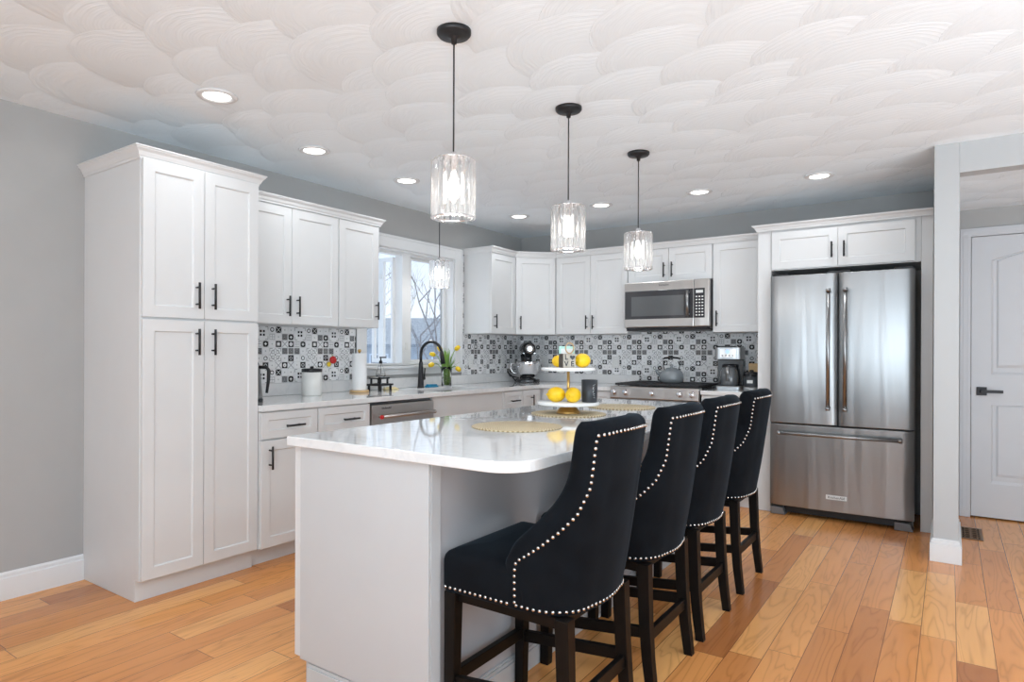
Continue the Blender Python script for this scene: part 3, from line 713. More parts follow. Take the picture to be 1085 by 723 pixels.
# fridge surround
FX0, FX1, FF = 2.558, 3.690, 1.7175
fs = thing('fridge_surround', 'white fridge enclosure with side panels and two small doors on top', 'cabinet', (FX0, YB - .001, 0))
FD = YB - .001 - FF; FW = FX1 - FX0
m = MB(); m.box(0, .098, -FD, 0, 0, 2.175); m.build('side_panel', 'cab', fs, .001, 1)
m = MB(); m.box(3.622 - FX0, FW, -FD, 0, 0, 2.175); m.build('side_panel', 'cab', fs, .001, 1)
m = MB(); m.box(.099, 3.621 - FX0, -FD, 0, 1.856, 2.175); m.build('cabinet_body', 'cab', fs, .001, 1)
cx_ = 3.115 - FX0
fronts(fs, FD, [('door', .102, cx_, 1.862, 2.150, ('v', cx_ - .038, 1.982, .115)), ('door', cx_, 3.590 - FX0, 1.862, 2.150, ('v', cx_ + .042, 1.982, .115))])
c = crown([(-.001, -.37), (-.001, -FD - .022), (FW, -FD - .022)], 2.2105, .046, .036, parent=fs)

# base cabinets, left run
BD, BT = .6155, .075
def base_cab(label, loc, rz, W, lst, D=BD, sinky=False):
    r = thing('base_cabinet', label, 'cabinet', loc, rz)
    if sinky:
        m = MB(); m.sweepx([(0, 0), (-D + BT, 0), (-D + BT, .105), (-D, .105), (-D, .69), (0, .69)], 0, W)
        m.box(0, .018, -D, 0, .69, .882); m.box(W - .018, W, -D, 0, .69, .882); m.box(.018, W - .018, -D, -D + .018, .69, .882); m.box(.018, W - .018, -.018, 0, .69, .882)
        m.build('cabinet_body', 'cab', r)
    else: body(r, W, D, .105, .882, toe=BT); fronts(r, D, lst); return r
def dr(x0, x1, hx=None): return ('drawer', x0, x1, .724, .878, ('h', (x0 + x1) / 2 if hx is None else hx, .793, .13))
base_cab('white base cabinet with drawer and door beside the pantry', (.001, -1.398, 0), R90, .399, [dr(.002, .398, .215), ('door', .002, .398, .108, .718, ('v', .055, .62))])
base_cab('white base cabinet left of the dishwasher', (.001, -.998, 0), R90, .434, [dr(.002, .432, .25), ('door', .002, .432, .108, .718, ('v', .39, .62))])
base_cab('wide white sink base cabinet with two doors', (.001, .092, 0), R90, .928, [('drawer', .004, .464, .724, .878, None), ('drawer', .464, .925, .724, .878, None), ('door', .004, .464, .108, .718, ('v', .42, .62)), ('door', .464, .925, .108, .718, ('v', .51, .62))], sinky=True)
base_cab('narrow white base cabinet with drawer near the corner', (.001, 1.022, 0), R90, .298, [dr(.002, .296), ('door', .002, .296, .108, .718, ('v', .05, .62))])
# corner base, L shaped
cb = thing('base_cabinet', 'L shaped white corner base cabinet under the mixer', 'cabinet', (0, 0, 0))
m = MB(); m.prism([(.001, 1.322), (BD, 1.322), (BD, YB - BD), (.938, YB - BD), (.938, YB - .001), (.001, YB - .001)], .105, .882); m.prism([(.001, 1.322), (BD - BT, 1.322), (BD - BT, YB - BD + BT), (.938, YB - BD + BT), (.938, YB - .001), (.001, YB - .001)], 0, .105)
m.build('cabinet_body', 'cab', cb)
f = shaker(0.003, .300, .108, .878, -.02, .02).build('door', 'cab', cb, .0012, 1, (BD, 1.322, 0), (0, 0, R90)); pull('v', .14, .765, -.02).build('handle', 'black', f)
f = shaker(.025, .300, .108, .878, -.02, .02).build('door', 'cab', cb, .0012, 1, (BD + .02, YB - BD, 0))
# back run bases
base_cab('white base cabinet just left of the range', (.940, YB - .001, 0), 0, .416, [dr(.002, .414), ('door', .002, .414, .108, .718, ('v', .37, .62))], D=BD)
base_cab('narrow white base cabinet between range and fridge', (2.144, YB - .001, 0), 0, .411, [dr(.002, .408), ('door', .002, .408, .108, .718, ('v', .05, .62))], D=BD)

# countertops
CE = .6476; YC = YB - .6535
xs = [.001, .185, .575, CE, 1.357]; ys = [-1.398, .20, .86, YC, YB - .001]
def cfill(u, v):
    if u > CE and v < YC: return False
    return not (.185 < u < .575 and .20 < v < .86)
o = cells('countertop', 'quartz', xs, ys, cfill, CT - .034, CT, lambda u, v, t: (u, v, t), None, .003); tag(o, 'white quartz L shaped countertop along the window and back walls', 'countertop')
o = MB().box(2.141, 2.556, YC, YB - .001, CT - .034, CT).build('countertop', 'quartz', bevel=.003); tag(o, 'short white quartz countertop between range and fridge', 'countertop')
# low quartz upstand
SPL = 1.003
m = MB(); m.box(.0015, .020, -1.397, YB - .021, CT + .001, SPL); m.box(.0015, 1.357, YB - .020, YB - .0015, CT + .001, SPL); tag(m.build('quartz_upstand', 'quartz', bevel=.002), 'low white quartz upstand along the back of the counter', 'backsplash')
m = MB(); m.box(2.141, 2.556, YB - .020, YB - .0015, CT + .001, SPL); tag(m.build('quartz_upstand', 'quartz', bevel=.002), 'short white quartz upstand behind the coffee maker', 'backsplash')
# tiles
tg = 'black and white patterned tile backsplash'
o = MB().box(.0012, .009, -1.397, CY0 - .001, SPL + .001, UZ0 - .001).build('tile_backsplash', 'tile'); tag(o, 'patterned black and white tiles left of the window', 'backsplash')
m = MB(); m.box(.0012, .009, CY1 + .001, 1.2505, SPL + .001, 2.19); m.box(.0012, .009, 1.2505, YB - .010, SPL + .001, UZ0 - .001)
tag(m.build('tile_backsplash', 'tile'), 'patterned black and white tiles between the window and the corner', 'backsplash')
o = cells('tile_backsplash', 'tile', [.010, 1.358, 2.140, 2.556], [.90, SPL + .001, UZ0 - .001, 1.42], lambda u, v: (v > SPL or 1.358 < u < 2.14) and (v < UZ0 or 1.358 < u < 2.14), YB - .009, YB - .0012, lambda u, v, t: (u, t, v))
tag(o, 'patterned black and white tiles along the back wall behind the range', 'backsplash')

def bw(mb, name, mat, root, parent=None, bevel=0, seg=2, **k):
    """build a mesh given in world coordinates as a part of root (an unrotated Empty)"""
    bmesh.ops.translate(mb.bm, vec=-Vector(root.location), verts=mb.bm.verts)
    return mb.build(name, mat, parent or root, bevel, seg, **k)

# ------------------------------------------------------------ fridge
fr = thing('refrigerator', 'large stainless steel french door refrigerator with bottom freezer drawer', 'refrigerator', (3.127, 1.95, 0))
fx0, fx1, fy = 2.668, 3.588, 1.636
m = MB(); m.box(fx0 + .012, fx1 - .004, 1.712, 2.262, .02, 1.79); bw(m, 'casing', 'dark_frame', fr, bevel=.004)
def curved_front(x0, x1, z0, z1, y, bulge=.010, t=.066, n=14, lean=0):
    m = MB(); prev = None
    def col(k):
        u = k / n; x = x0 + (x1 - x0) * u; e = min(u, 1 - u); yy = y - bulge * (1 - (2 * u - 1) ** 2) + (.010 * (1 - min(1, e / .035)) ** 2)
        return [m.bm.verts.new((x, yy, z)) for z in (z0, z0 + .004, z1 - .004, z1)], [m.bm.verts.new((x, y + t, z)) for z in (z0, z1)]
    cols = [col(k) for k in range(n + 1)]
    for (a, ab), (b, bb) in zip(cols, cols[1:]):
        for i in range(3): m.face([a[i], b[i], b[i + 1], a[i + 1]], 0, True)
        m.face([ab[0], bb[0], b[0], a[0]]); m.face([a[3], b[3], bb[1], ab[1]]); m.face([bb[0], ab[0], ab[1], bb[1]])
    for a, ab in (cols[0], cols[-1]): m.face([a[0], a[1], a[2], a[3], ab[1], ab[0]])
    return m
def fhandle(a, b, r=.0125, off=.055, ends=.018):
    a, b = Vector(a), Vector(b); m = MB(); m.cyl(a, b, r, 18)
    d = (b - a).normalized()
    for p, s in ((a, 1), (b, -1)):
        q = p + d * s * ends; m.cyl(q, q + Vector((0, off, 0)), r * .95, 14); m.cyl(p - d * s * .004, p + d * s * .020, r * 1.25, 18)
    return m
dL = bw(curved_front(fx0, 3.120, .700, 1.805, fy), 'door', 'steel', fr); bw(fhandle((3.070, fy - .065, .815), (3.070, fy - .065, 1.685)), 'handle', 'steel', fr, dL)
dR = bw(curved_front(3.129, fx1, .700, 1.805, fy), 'door', 'steel', fr); bw(fhandle((3.178, fy - .065, .815), (3.178, fy - .065, 1.685)), 'handle', 'steel', fr, dR)
dz = bw(curved_front(fx0, fx1, .078, .688, fy, .012), 'freezer_drawer', 'steel', fr); bw(fhandle((2.735, fy - .068, .628), (3.520, fy - .068, .628)), 'handle', 'steel', fr, dz)
pl = bw(MB().box(3.052, 3.186, fy - .016, fy - .011, .166, .196), 'badge', 'plate', fr, dz, .001)
text_mesh('badge_lettering', 'KitchenAid', .024, 'black', fr, Vector((3.119, fy - .0168, .181)) - Vector(fr.location), (PI / 2, 0, 0))
m = MB(); m.box(fx0 + .10, fx1 - .10, 1.69, 1.72, .02, .072); bw(m, 'base_grille', 'black', fr)
for a, b in ((fx0 + .004, fx0 + .105), (fx1 - .115, fx1 - .004)):
    m = MB(); m.hexa([(a, fy + .012, .003), (b, fy + .012, .003), (b, 1.80, .003), (a, 1.80, .003)], [(a, fy + .004, .058), (b - .02, fy + .004, .058), (b - .02, 1.80, .058), (a, 1.80, .058)]); bw(m, 'foot', 'foot_grey', fr, bevel=.003)
for a, b in ((fx0 + .01, fx0 + .12), (3.05, 3.20), (fx1 - .12, fx1 - .01)): bw(MB().box(a, b, 1.66, 1.78, 1.806, 1.822), 'hinge_cover', 'black', fr, bevel=.002)

# ------------------------------------------------------------ microwave
mw = thing('microwave', 'stainless over the range microwave with dark window and keypad', 'microwave', (1.758, 2.05, 1.43))
x0, x1, yf, z0, z1 = 1.378, 2.138, 1.885, 1.428, 1.848
bw(MB().box(x0 + .003, x1 - .001, yf + .006, YB - .012, z0 + .004, z1 - .002), 'casing', 'dark_frame', mw, bevel=.003)
m = MB(); m.box(x0, 2.008, yf - .030, yf + .004, z0 + .018, z1); d = bw(m, 'door', 'steel_warm', mw, bevel=.006)
bw(MB().box(x0 + .008, 2.005, yf - .033, yf - .029, z0 + .092, z1 - .078), 'door_glass', 'dark_frame', mw, d, .001)
bw(MB().box(x0 + .070, 1.925, yf - .0345, yf - .0325, z0 + .118, z1 - .128), 'viewing_window', 'dark_glass', mw, d)
m = MB(); m.cyl((1.966, yf - .068, z0 + .105), (1.966, yf - .068, z1 - .090), .011, 16)
for z in (z0 + .125, z1 - .110): m.cyl((1.966, yf - .030, z), (1.966, yf - .068, z), .009, 12)
bw(m, 'handle', 'steel', mw, d)
bw(MB().box(2.010, x1, yf - .030, yf + .004, z0 + .018, z1), 'control_panel', 'steel_warm', mw, bevel=.006)
kp = bw(MB().box(2.011, x1 - .036, yf - .033, yf - .029, z0 + .092, z1 - .078), 'keypad', 'dark_frame', mw)
m = MB()
for r in range(7):
    for c_ in range(3): m.box(2.026 + c_ * .025, 2.041 + c_ * .025, yf - .034, yf - .0328, z0 + .110 + r * .026, z0 + .120 + r * .026)
m.box(2.028, 2.088, yf - .034, yf - .0328, z1 - .118, z1 - .094)
bw(m, 'key_marks', 'plate', mw, kp)
text_mesh('badge_lettering', 'KitchenAid', .020, 'black', mw, Vector((1.745, yf - .0306, z1 - .034)) - Vector(mw.location), (PI / 2, 0, 0))
bw(MB().box(x0 + .02, x1 - .02, yf - .02, YB - .03, z0 - .010, z0 + .004), 'vent_underside', 'black', mw, bevel=.002)

# ------------------------------------------------------------ range
rg = thing('range_stove', 'stainless gas range with five knobs and black grates', 'stove', (1.748, 1.95, 0))
x0, x1 = 1.3645, 2.1345
bw(MB().box(x0, x1, 1.635, YB - .012, .03, .905), 'oven_body', 'steel', rg, bevel=.002)
od = bw(MB().box(x0 + .006, x1 - .006, 1.595, 1.633, .235, .800), 'oven_door', 'steel', rg, bevel=.004)
bw(MB().box(x0 + .10, x1 - .10, 1.592, 1.596, .33, .67), 'oven_window', 'dark_frame', rg, od)
bw(fhandle((x0 + .05, 1.54, .755), (x1 - .05, 1.54, .755), .011), 'handle', 'steel', rg, od)
dd_ = bw(MB().box(x0 + .006, x1 - .006, 1.598, 1.633, .065, .225), 'warming_drawer', 'steel', rg, bevel=.004)
bw(MB().box(x0 + .02, x1 - .02, 1.66, 1.72, .0, .065), 'kick_plate', 'black', rg)
m = MB(); m.sweepx([(1.600, .822), (1.588, .834), (1.600, .930), (1.690, .932), (1.690, .822)], x0, x1); cp = bw(m, 'control_panel', 'steel_warm', rg, bevel=.002)
for kx in (1.407, 1.511, 1.750, 1.985, 2.088):
    m = MB(); R_ = Matrix.Translation((kx, 1.594, .879)) @ Matrix.Rotation(PI / 2 - .12, 4, 'X')
    m.lathe([(.026, 0), (.026, .006), (.0205, .010), (.0205, .034), (.017, .038), (0, .038)], seg=24, mat=R_)
    m.box(-.0035, .0035, -.019, .019, .036, .043, 0, R_)
    bw(m, 'knob', 'chrome', rg, cp)
bw(MB().box(x0 + .001, x1 - .001, 1.692, YB - .014, .906, .930), 'cooktop', 'gloss_black', rg, bevel=.004)
for gx0, gx1 in ((x0 + .018, x0 + .262), (x0 + .266, x1 - .266), (x1 - .262, x1 - .018)):
    m = MB(); ya, yb_ = 1.655, 2.22; zt = .957
    for yy in (ya, yb_): m.box(gx0, gx1, yy, yy + .014, zt - .018, zt)
    for xx in (gx0, gx1 - .014, (gx0 + gx1) / 2 - .007): m.box(xx, xx + .014, ya + .014, yb_, zt - .018, zt)
    for yy in (1.76, 1.87, 1.98, 2.09): m.box(gx0, gx1, yy, yy + .011, zt - .012, zt + .001)
    for xx in (gx0 + .004, gx1 - .018):
        for yy in (1.70, 2.21): m.box(xx, xx + .012, yy, yy + .012, .931, zt - .016)
    bw(m, 'grate', 'iron', rg, bevel=.002, seg=1)
for bx, by, br in ((1.50, 1.80, .045), (1.50, 2.08, .038), (1.75, 1.94, .05), (2.0, 1.80, .038), (2.0, 2.08, .045)):
    bw(MB().lathe([(br, .9305), (br, .940), (br * .8, .944), (0, .944)], (bx, by, 0), 20), 'burner', 'iron', rg)

# ------------------------------------------------------------ dishwasher
dw = thing('dishwasher', 'stainless dishwasher with a bar handle under the counter', 'dishwasher', (.3, -.24, 0))
y0, y1 = -.555, .084
bw(MB().box(.03, .60, y0, y1, .10, .878), 'tub', 'dark_frame', dw)
d = bw(MB().box(.605, .640, y0 + .006, y1 - .003, .115, .862), 'door', 'steel_warm', dw, bevel=.004)
m = MB(); m.cyl((.690, y0 + .05, .785), (.690, y1 - .05, .785), .0115, 16)
for yy in (y0 + .075, y1 - .075): m.cyl((.640, yy, .785), (.690, yy, .785), .010, 12)
bw(m, 'handle', 'steel_warm', dw, d)
for yy in (y0 + .046, y1 - .050): bw(MB().cyl((.690, yy - .004, .785), (.690, yy + .008, .785), .0145, 16), 'handle_cap', 'red', dw, d) if yy < -.3 else bw(MB().cyl((.690, yy - .004, .785), (.690, yy + .008, .785), .0145, 16), 'handle_cap', 'steel_warm', dw, d)
bw(MB().box(.53, .56, y0, y1, .0, .10), 'kick_plate', 'black', dw)
text_mesh('badge_lettering', 'KitchenAid', .020, 'black', dw, Vector((.6406, -.415, .838)) - Vector(dw.location), (PI / 2, 0, PI / 2))

# ------------------------------------------------------------ sink and faucet
sk = thing('sink', 'undermount stainless sink set in the white counter below the window', 'sink', (.38, .53, .70))
m = MB(); t = .003
m.box(.190, .570, .205, .855, .700, .703); m.box(.187, .190, .205, .855, .700, .8825); m.box(.570, .573, .205, .855, .700, .8825); m.box(.190, .570, .202, .205, .700, .8825); m.box(.190, .570, .855, .858, .700, .8825)
bw(m, 'basin', 'steel', sk); bw(MB().lathe([(.045, .7032), (.045, .706), (.02, .7045), (0, .7045)], (.38, .53, 0), 20), 'drain', 'chrome', sk)
# the base cabinet body is solid, so the basin sits in a cut-out of it (see boolean below)
fa = thing('faucet', 'matte black gooseneck kitchen faucet at the sink', 'faucet', (.115, .525, CT))
fa.rotation_euler = (0, 0, math.radians(14))
MB().lathe([(.030, 0), (.030, .006), (.0265, .010), (.021, .13), (.018, .20), (.015, .22), (0, .22)], seg=24).build('faucet_body', 'black', fa)
pts = [(0, 0, .20), (0, 0, .27)]
for k in range(13):
    a = PI - PI * k / 12 * .96; pts.append((.098 + .098 * math.cos(a), 0, .285 + .105 * math.sin(a)))
MB().tube(pts, .0125, 14).build('spout', 'black', fa)
e = Vector(pts[-1]); MB().tube([e + Vector((-.002, 0, .012)), e + Vector((.004, 0, -.03)), e + Vector((.014, 0, -.095))], [.0145, .0175, .0195], 16).build('spray_head', 'black', fa)
m = MB(); m.cyl((0, 0, .075), (.01, .045, .078), .014, 14); m.cyl((.01, .043, .075), (.012, .052, .165), .0058, 10); m.build('lever_handle', 'black', fa)

# ------------------------------------------------------------ island
isl = thing('kitchen_island', 'white kitchen island base with a grey underside panel and seating overhang', 'island', (2.12, -.84, 0))
IX0, IX1, IY0, IY1 = 1.833, 2.455, -2.068, .36
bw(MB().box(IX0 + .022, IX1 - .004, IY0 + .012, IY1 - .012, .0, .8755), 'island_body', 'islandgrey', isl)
bw(MB().box(IX0, IX1, IY0, IY0 + .012, .092, .8755), 'end_panel', 'island', isl, bevel=.0015)
bw(MB().box(IX0, IX1, IY1 - .012, IY1, .0, .8755), 'end_panel', 'island', isl, bevel=.0015)
bw(MB().box(IX1 - .0035, IX1 + .002, IY0 + .0125, IY0 + .058, .0, .8755), 'corner_trim', 'island', isl)
# cupboard doors on the side facing the sink, edges seen from the end
n = 4; Ls = (IY1 - IY0 - .03) / n
for k in range(n):
    ya = IY0 + .004 + k * Ls
    dd2 = MB().box(0, 0, 0, 0, 0, 0) if 0 else shaker(.002, Ls - .002, .096, .872, -.034, .034)
    f = dd2.build('door', 'cab', isl, .0012, 1, Vector((IX0 - .0035, ya + Ls, 0)) - Vector((isl.location.x, isl.location.y, 0)), (0, 0, -PI / 2))
    pull('v', .05 if k % 2 else Ls - .05, .78, -.034).build('handle', 'black', f)
# skirting with moulded top round the front end and seating side
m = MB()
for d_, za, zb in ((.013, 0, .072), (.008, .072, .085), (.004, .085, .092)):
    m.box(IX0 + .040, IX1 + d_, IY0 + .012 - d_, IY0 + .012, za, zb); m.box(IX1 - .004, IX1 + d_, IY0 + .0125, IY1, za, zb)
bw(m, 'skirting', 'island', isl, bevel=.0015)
bw(MB().cyl((1.831, IY0 + .004, .50), (1.831, IY0 + .004, .53), .003), 'door_bumper', 'plate', isl)
# top with rounded seating-side corners
def rounded(x0, x1, y0, y1, rs, n=10):
    out = []
    for (cx, cy, r, a0) in ((x0 + rs[0], y0 + rs[0], rs[0], PI), (x1 - rs[1], y0 + rs[1], rs[1], 1.5 * PI), (x1 - rs[2], y1 - rs[2], rs[2], 0), (x0 + rs[3], y1 - rs[3], rs[3], .5 * PI)):
        for k in range(n + 1): a = a0 + PI / 2 * k / n; out.append((cx + r * math.cos(a), cy + r * math.sin(a)))
    return out
m = MB().prism(rounded(1.782, 2.800, -2.092, .40, (.006, .12, .12, .006)), IZ - .034, IZ, 0, False)
o = m.build('island_countertop', 'quartz', None, .003, 2, angle=50); tag(o, 'glossy white quartz island top with rounded corners', 'countertop')

# ------------------------------------------------------------ bar chairs
CW = .232
def lerp_table(tb, z):
    if z <= tb[0][0]: return tb[0][1]
    for (a, x), (b, y) in zip(tb, tb[1:]):
        if z <= b: return x + (y - x) * (z - a) / (b - a)
    return tb[-1][1]
XF = [(.475, .008), (.567, .009), (.600, .012), (.613, .018), (.643, .062), (.676, .106), (.719, .157), (.766, .200), (.834, .229), (.896, .243), (1.019, .262), (1.06, .266)]
XS = [(.475, -.030), (.60, -.032), (.66, -.005), (.716, .056), (.749, .088), (.798, .126), (.876, .166), (.927, .188), (.985, .205), (1.05, .215)]
XBK = [(.475, .215), (.57, .232), (.70, .252), (.85, .273), (1.03, .298)]
def outer_path(z, off=0.0, cut=None, n=13):
    xb = lerp_table(XBK, z) - off; cut = min(cut, xb - .040); w = CW - off * .95 - .008 * max(0, (.62 - z) / .17); rc = .13 - off * .6
    pts = [(xb - .012 * (y / (w - rc)) ** 2, y) for y in [(w - rc) * k / 6 for k in range(6)]]
    bx = xb - .012
    for k in range(13):
        a = PI / 2 * k / 12; pts.append((bx - rc + rc * math.cos(a), w - rc + rc * math.sin(a)))
    pts.append((-.06, w))
    # cut at x = cut
    out = [pts[0]]
    for p, q in zip(pts, pts[1:]):
        if q[0] < cut:
            t = (p[0] - cut) / max(1e-9, p[0] - q[0]); out.append((cut, p[1] + (q[1] - p[1]) * t)); break
        out.append(q)
    # resample evenly
    L = [0]
    for p, q in zip(out, out[1:]): L.append(L[-1] + math.hypot(q[0] - p[0], q[1] - p[1]))
    res = []
    for k in range(n):
        s = L[-1] * k / (n - 1); i = 0
        while i < len(L) - 2 and L[i + 1] < s: i += 1
        t = (s - L[i]) / max(1e-9, L[i + 1] - L[i]); res.append((out[i][0] + (out[i + 1][0] - out[i][0]) * t, out[i][1] + (out[i + 1][1] - out[i][1]) * t))
    return res
def topz(y): return 1.036 - .016 * (abs(y) / CW) ** 2.2
def chair_backrest():
    m = MB(); zs = [.467, .472, .50, .54, .575, .60, .615, .635, .66, .69, .72, .76, .80, .84, .88, .92, .95, .980, 1.003, 1.017, 1.023]; N = 13; rings = []
    for zi, z in enumerate(zs):
        cut = lerp_table(XF, z); thick = .068
        k = 0
        if z > .995: k = (z - .995) / .028
        if zi == 0: k = .25
        sh = .026 * k * k
        O = outer_path(z, sh, cut + (.02 * k * k)); nx = lerp_table(XS, z) + .03 * k * k
        I = outer_path(z, thick - sh * .9, min(nx + .022, lerp_table(XBK, z) - thick - .02))
        e, i_ = O[-1], I[-1]; nx = min(nx, i_[0] - .008, e[0] - .008)
        nose = [(e[0] + (nx - e[0]) * .62, e[1] - .003), (nx, e[1] + (i_[1] - e[1]) * .45), (i_[0] + (nx - i_[0]) * .55, i_[1] + .004)]
        half = O + nose + I[::-1]
        # mirror: full ring = outer from -end to +end, nose, inner back, nose mirrored
        ring = [(x, -y) for x, y in O[:0:-1]] + O + nose + I[::-1] + [(x, -y) for x, y in I[1:]] + [(x, -y) for x, y in nose[::-1]]
        rings.append([m.bm.verts.new((x, y, z + (topz(y) - 1.023) * max(0, (z - .80) / .22))) for x, y in ring])
    n = len(rings[0])
    for A, B in zip(rings, rings[1:]):
        for k in range(n): m.face([A[k], A[(k + 1) % n], B[(k + 1) % n], B[k]], 0, True)
    # caps: pair outer verts with inner verts
    no = 2 * N - 1
    for R_, up in ((rings[-1], True), (rings[0], False)):
        outer = R_[:no]; nose1 = R_[no:no + 3]; inner = R_[no + 3:no + 3 + no]; nose2 = R_[no + 3 + no:]
        inr = inner[::-1]
        for k in range(no - 1): m.face([outer[k], outer[k + 1], inr[k + 1], inr[k]], 0, True)
        m.face([outer[-1], nose1[0], nose1[1], nose1[2], inr[-1]], 0, True); m.face([outer[0], inr[0], nose2[0], nose2[1], nose2[2]], 0, True)
    return m
def chair_nails(which):
    m = MB(); P = []
    def spaced(pts, sp):
        L = 0; out = [pts[0]]
        for a, b in zip(pts, pts[1:]):
            seg = (Vector(b[0]) - Vector(a[0])).length
            while L + seg >= sp:
                t = (sp - L) / seg; a = (Vector(a[0]).lerp(Vector(b[0]), t), Vector(a[1]).lerp(Vector(b[1]), t)); out.append(a); seg = (Vector(b[0]) - Vector(a[0])).length; L = 0
            L += seg
        return out
    def zoff(y, z): return (topz(y) - 1.023) * max(0, (z - .80) / .22)
    for s in (-1, 1):
        strip = []
        for k in range(60):
            z = .490 + (.988 - .490) * k / 59; O = outer_path(z, 0, lerp_table(XF, z)); x, y = O[-1]; ox, oy = O[-2]
            tv = Vector((x - ox, y - oy, 0)).normalized(); nn = Vector((-tv.y, tv.x, 0)); 
            if nn.y < 0: nn = -nn
            strip.append((Vector((x + .006 * 0 - tv.x * .010, y - tv.y * .010, z + zoff(y, z))), nn))
        if which == 'back': P += [(Vector((p.x, p.y * s, p.z)), Vector((q.x, q.y * s, q.z))) for p, q in spaced(strip, .0195)]
        top = []
        O = outer_path(.988, 0, lerp_table(XF, .988), 30)
        for a, b in zip(O, O[1:]):
            tv = Vector((b[0] - a[0], b[1] - a[1], 0)).normalized(); top.append((Vector((a[0], a[1], .988 + zoff(a[1], .988))), Vector((tv.y, -tv.x, 0))))
        bot = []
        O = outer_path(.482, 0, lerp_table(XF, .482), 30)
        for a, b in zip(O, O[1:]):
            tv = Vector((b[0] - a[0], b[1] - a[1], 0)).normalized(); bot.append((Vector((a[0], a[1], .482)), Vector((tv.y, -tv.x, 0))))
        for L_ in (top, bot):
            pass
            if which == 'back': P += [(Vector((p.x, p.y * s, p.z)), Vector((q.x, q.y * s, q.z))) for p, q in spaced(L_, .0195)]
        side = [(Vector((-.008 - .24 * k / 20, CW - .004, .482)), Vector((0, 1, 0))) for k in range(21)]
        if which == 'seat': P += [(Vector((p.x, p.y * s, p.z)), Vector((q.x, q.y * s, q.z))) for p, q in spaced(side, .0195)]
    if which == 'back': P = P
    if which == 'seat': P += [(Vector((-.256, -.205 + .0205 * k, .482)), Vector((-1, 0, 0))) for k in range(21)]
    for p, nrm_ in P:
        q = nrm_.to_track_quat('Z', 'Y').to_matrix().to_4x4()
        m.lathe([(.0058, -.001), (.0052, .0018), (.0032, .0036), (0, .0043)], seg=8, mat=Matrix.Translation(p) @ q)
    return m
def make_chair():
    r = bpy.data.objects.new('bar_chair', None); COL.objects.link(r)
    # seat: upholstered box with rounded edges and crowned top
    m = MB(); X0, X1, Wy = -.256, .055, CW - .004
    def ring(sh, z, n=10, cr_=.014): return rounded(X0 + sh, X1 - sh * .3, -Wy + sh, Wy - sh, (cr_,) * 4, 4), z
    levels = [(.004, .468), (0, .475), (0, .52), (0, .565), (.003, .580), (.010, .590), (.028, .600), (.06, .608), (.11, .614)]
    rings = []
    for sh, z in levels:
        pts, zz = ring(sh, z); rings.append([m.bm.verts.new((x, y, zz)) for x, y in pts])
    for A, B in zip(rings, rings[1:]):
        for k in range(len(A)): m.face([A[k], A[(k + 1) % len(A)], B[(k + 1) % len(A)], B[k]], 0, True)
    m.face(rings[0][::-1]); m.face(rings[-1], 0, True)
    st_ = m.build('seat', 'velvet', r); chair_nails('seat').build('nailhead_trim', 'nail', st_)
    bk_ = chair_backrest().build('backrest', 'velvet', r, sub=1); chair_nails('back').build('nailhead_trim', 'nail', bk_)
    for s in (-1, 1):
        MB().bar((-.234, s * .206, 0), (-.228, s * .204, .4665), .036, .036, w2=.044).build('leg', 'espresso', r, .003)
        MB().sqpath([(.200, s * .198, 0), (.184, s * .197, .13), (.174, s * .195, .26), (.166, s * .192, .4665)], [.034, .038, .041, .044]).build('leg', 'espresso', r, .002)
        m = MB(); m.bar((-.230, s * .205, .178), (.178, s * .196, .222), .020, .040); m.build('side_stretcher', 'espresso', r, .002)
    MB().bar((-.231, -.20, .19), (-.231, .20, .19), .022, .040).build('footrest', 'espresso', r, .002)
    MB().bar((.178, -.19, .205), (.178, .19, .205), .020, .042).build('rear_stretcher', 'espresso', r, .002)
    m = MB(); m.box(-.225, .150, -.205, -.185, .435, .467); m.box(-.225, .150, .185, .205, .435, .467); m.box(-.235, -.215, -.185, .185, .435, .467); m.box(.140, .160, -.185, .185, .435, .467)
    m.build('seat_rail', 'espresso', r)
    return r
ch0 = make_chair()
CH = [(2.726, -1.790, 0, 'black velvet bar chair nearest the viewer, at the near end of the island'),
      (2.724, -1.195, 0, 'black velvet bar chair second from the near end of the island'),
      (2.722, -.646, 0, 'black velvet bar chair third from the near end of the island'),
      (2.720, .005, 0, 'black velvet bar chair farthest away, closest to the range and fridge')]
for k, (x, y, a, lb) in enumerate(CH):
    o = ch0 if k == 0 else copy_tree(ch0)
    o.location = (x, y, 0); o.rotation_euler = (0, 0, a); tag(o, lb, 'chair', 'bar chairs along the island')

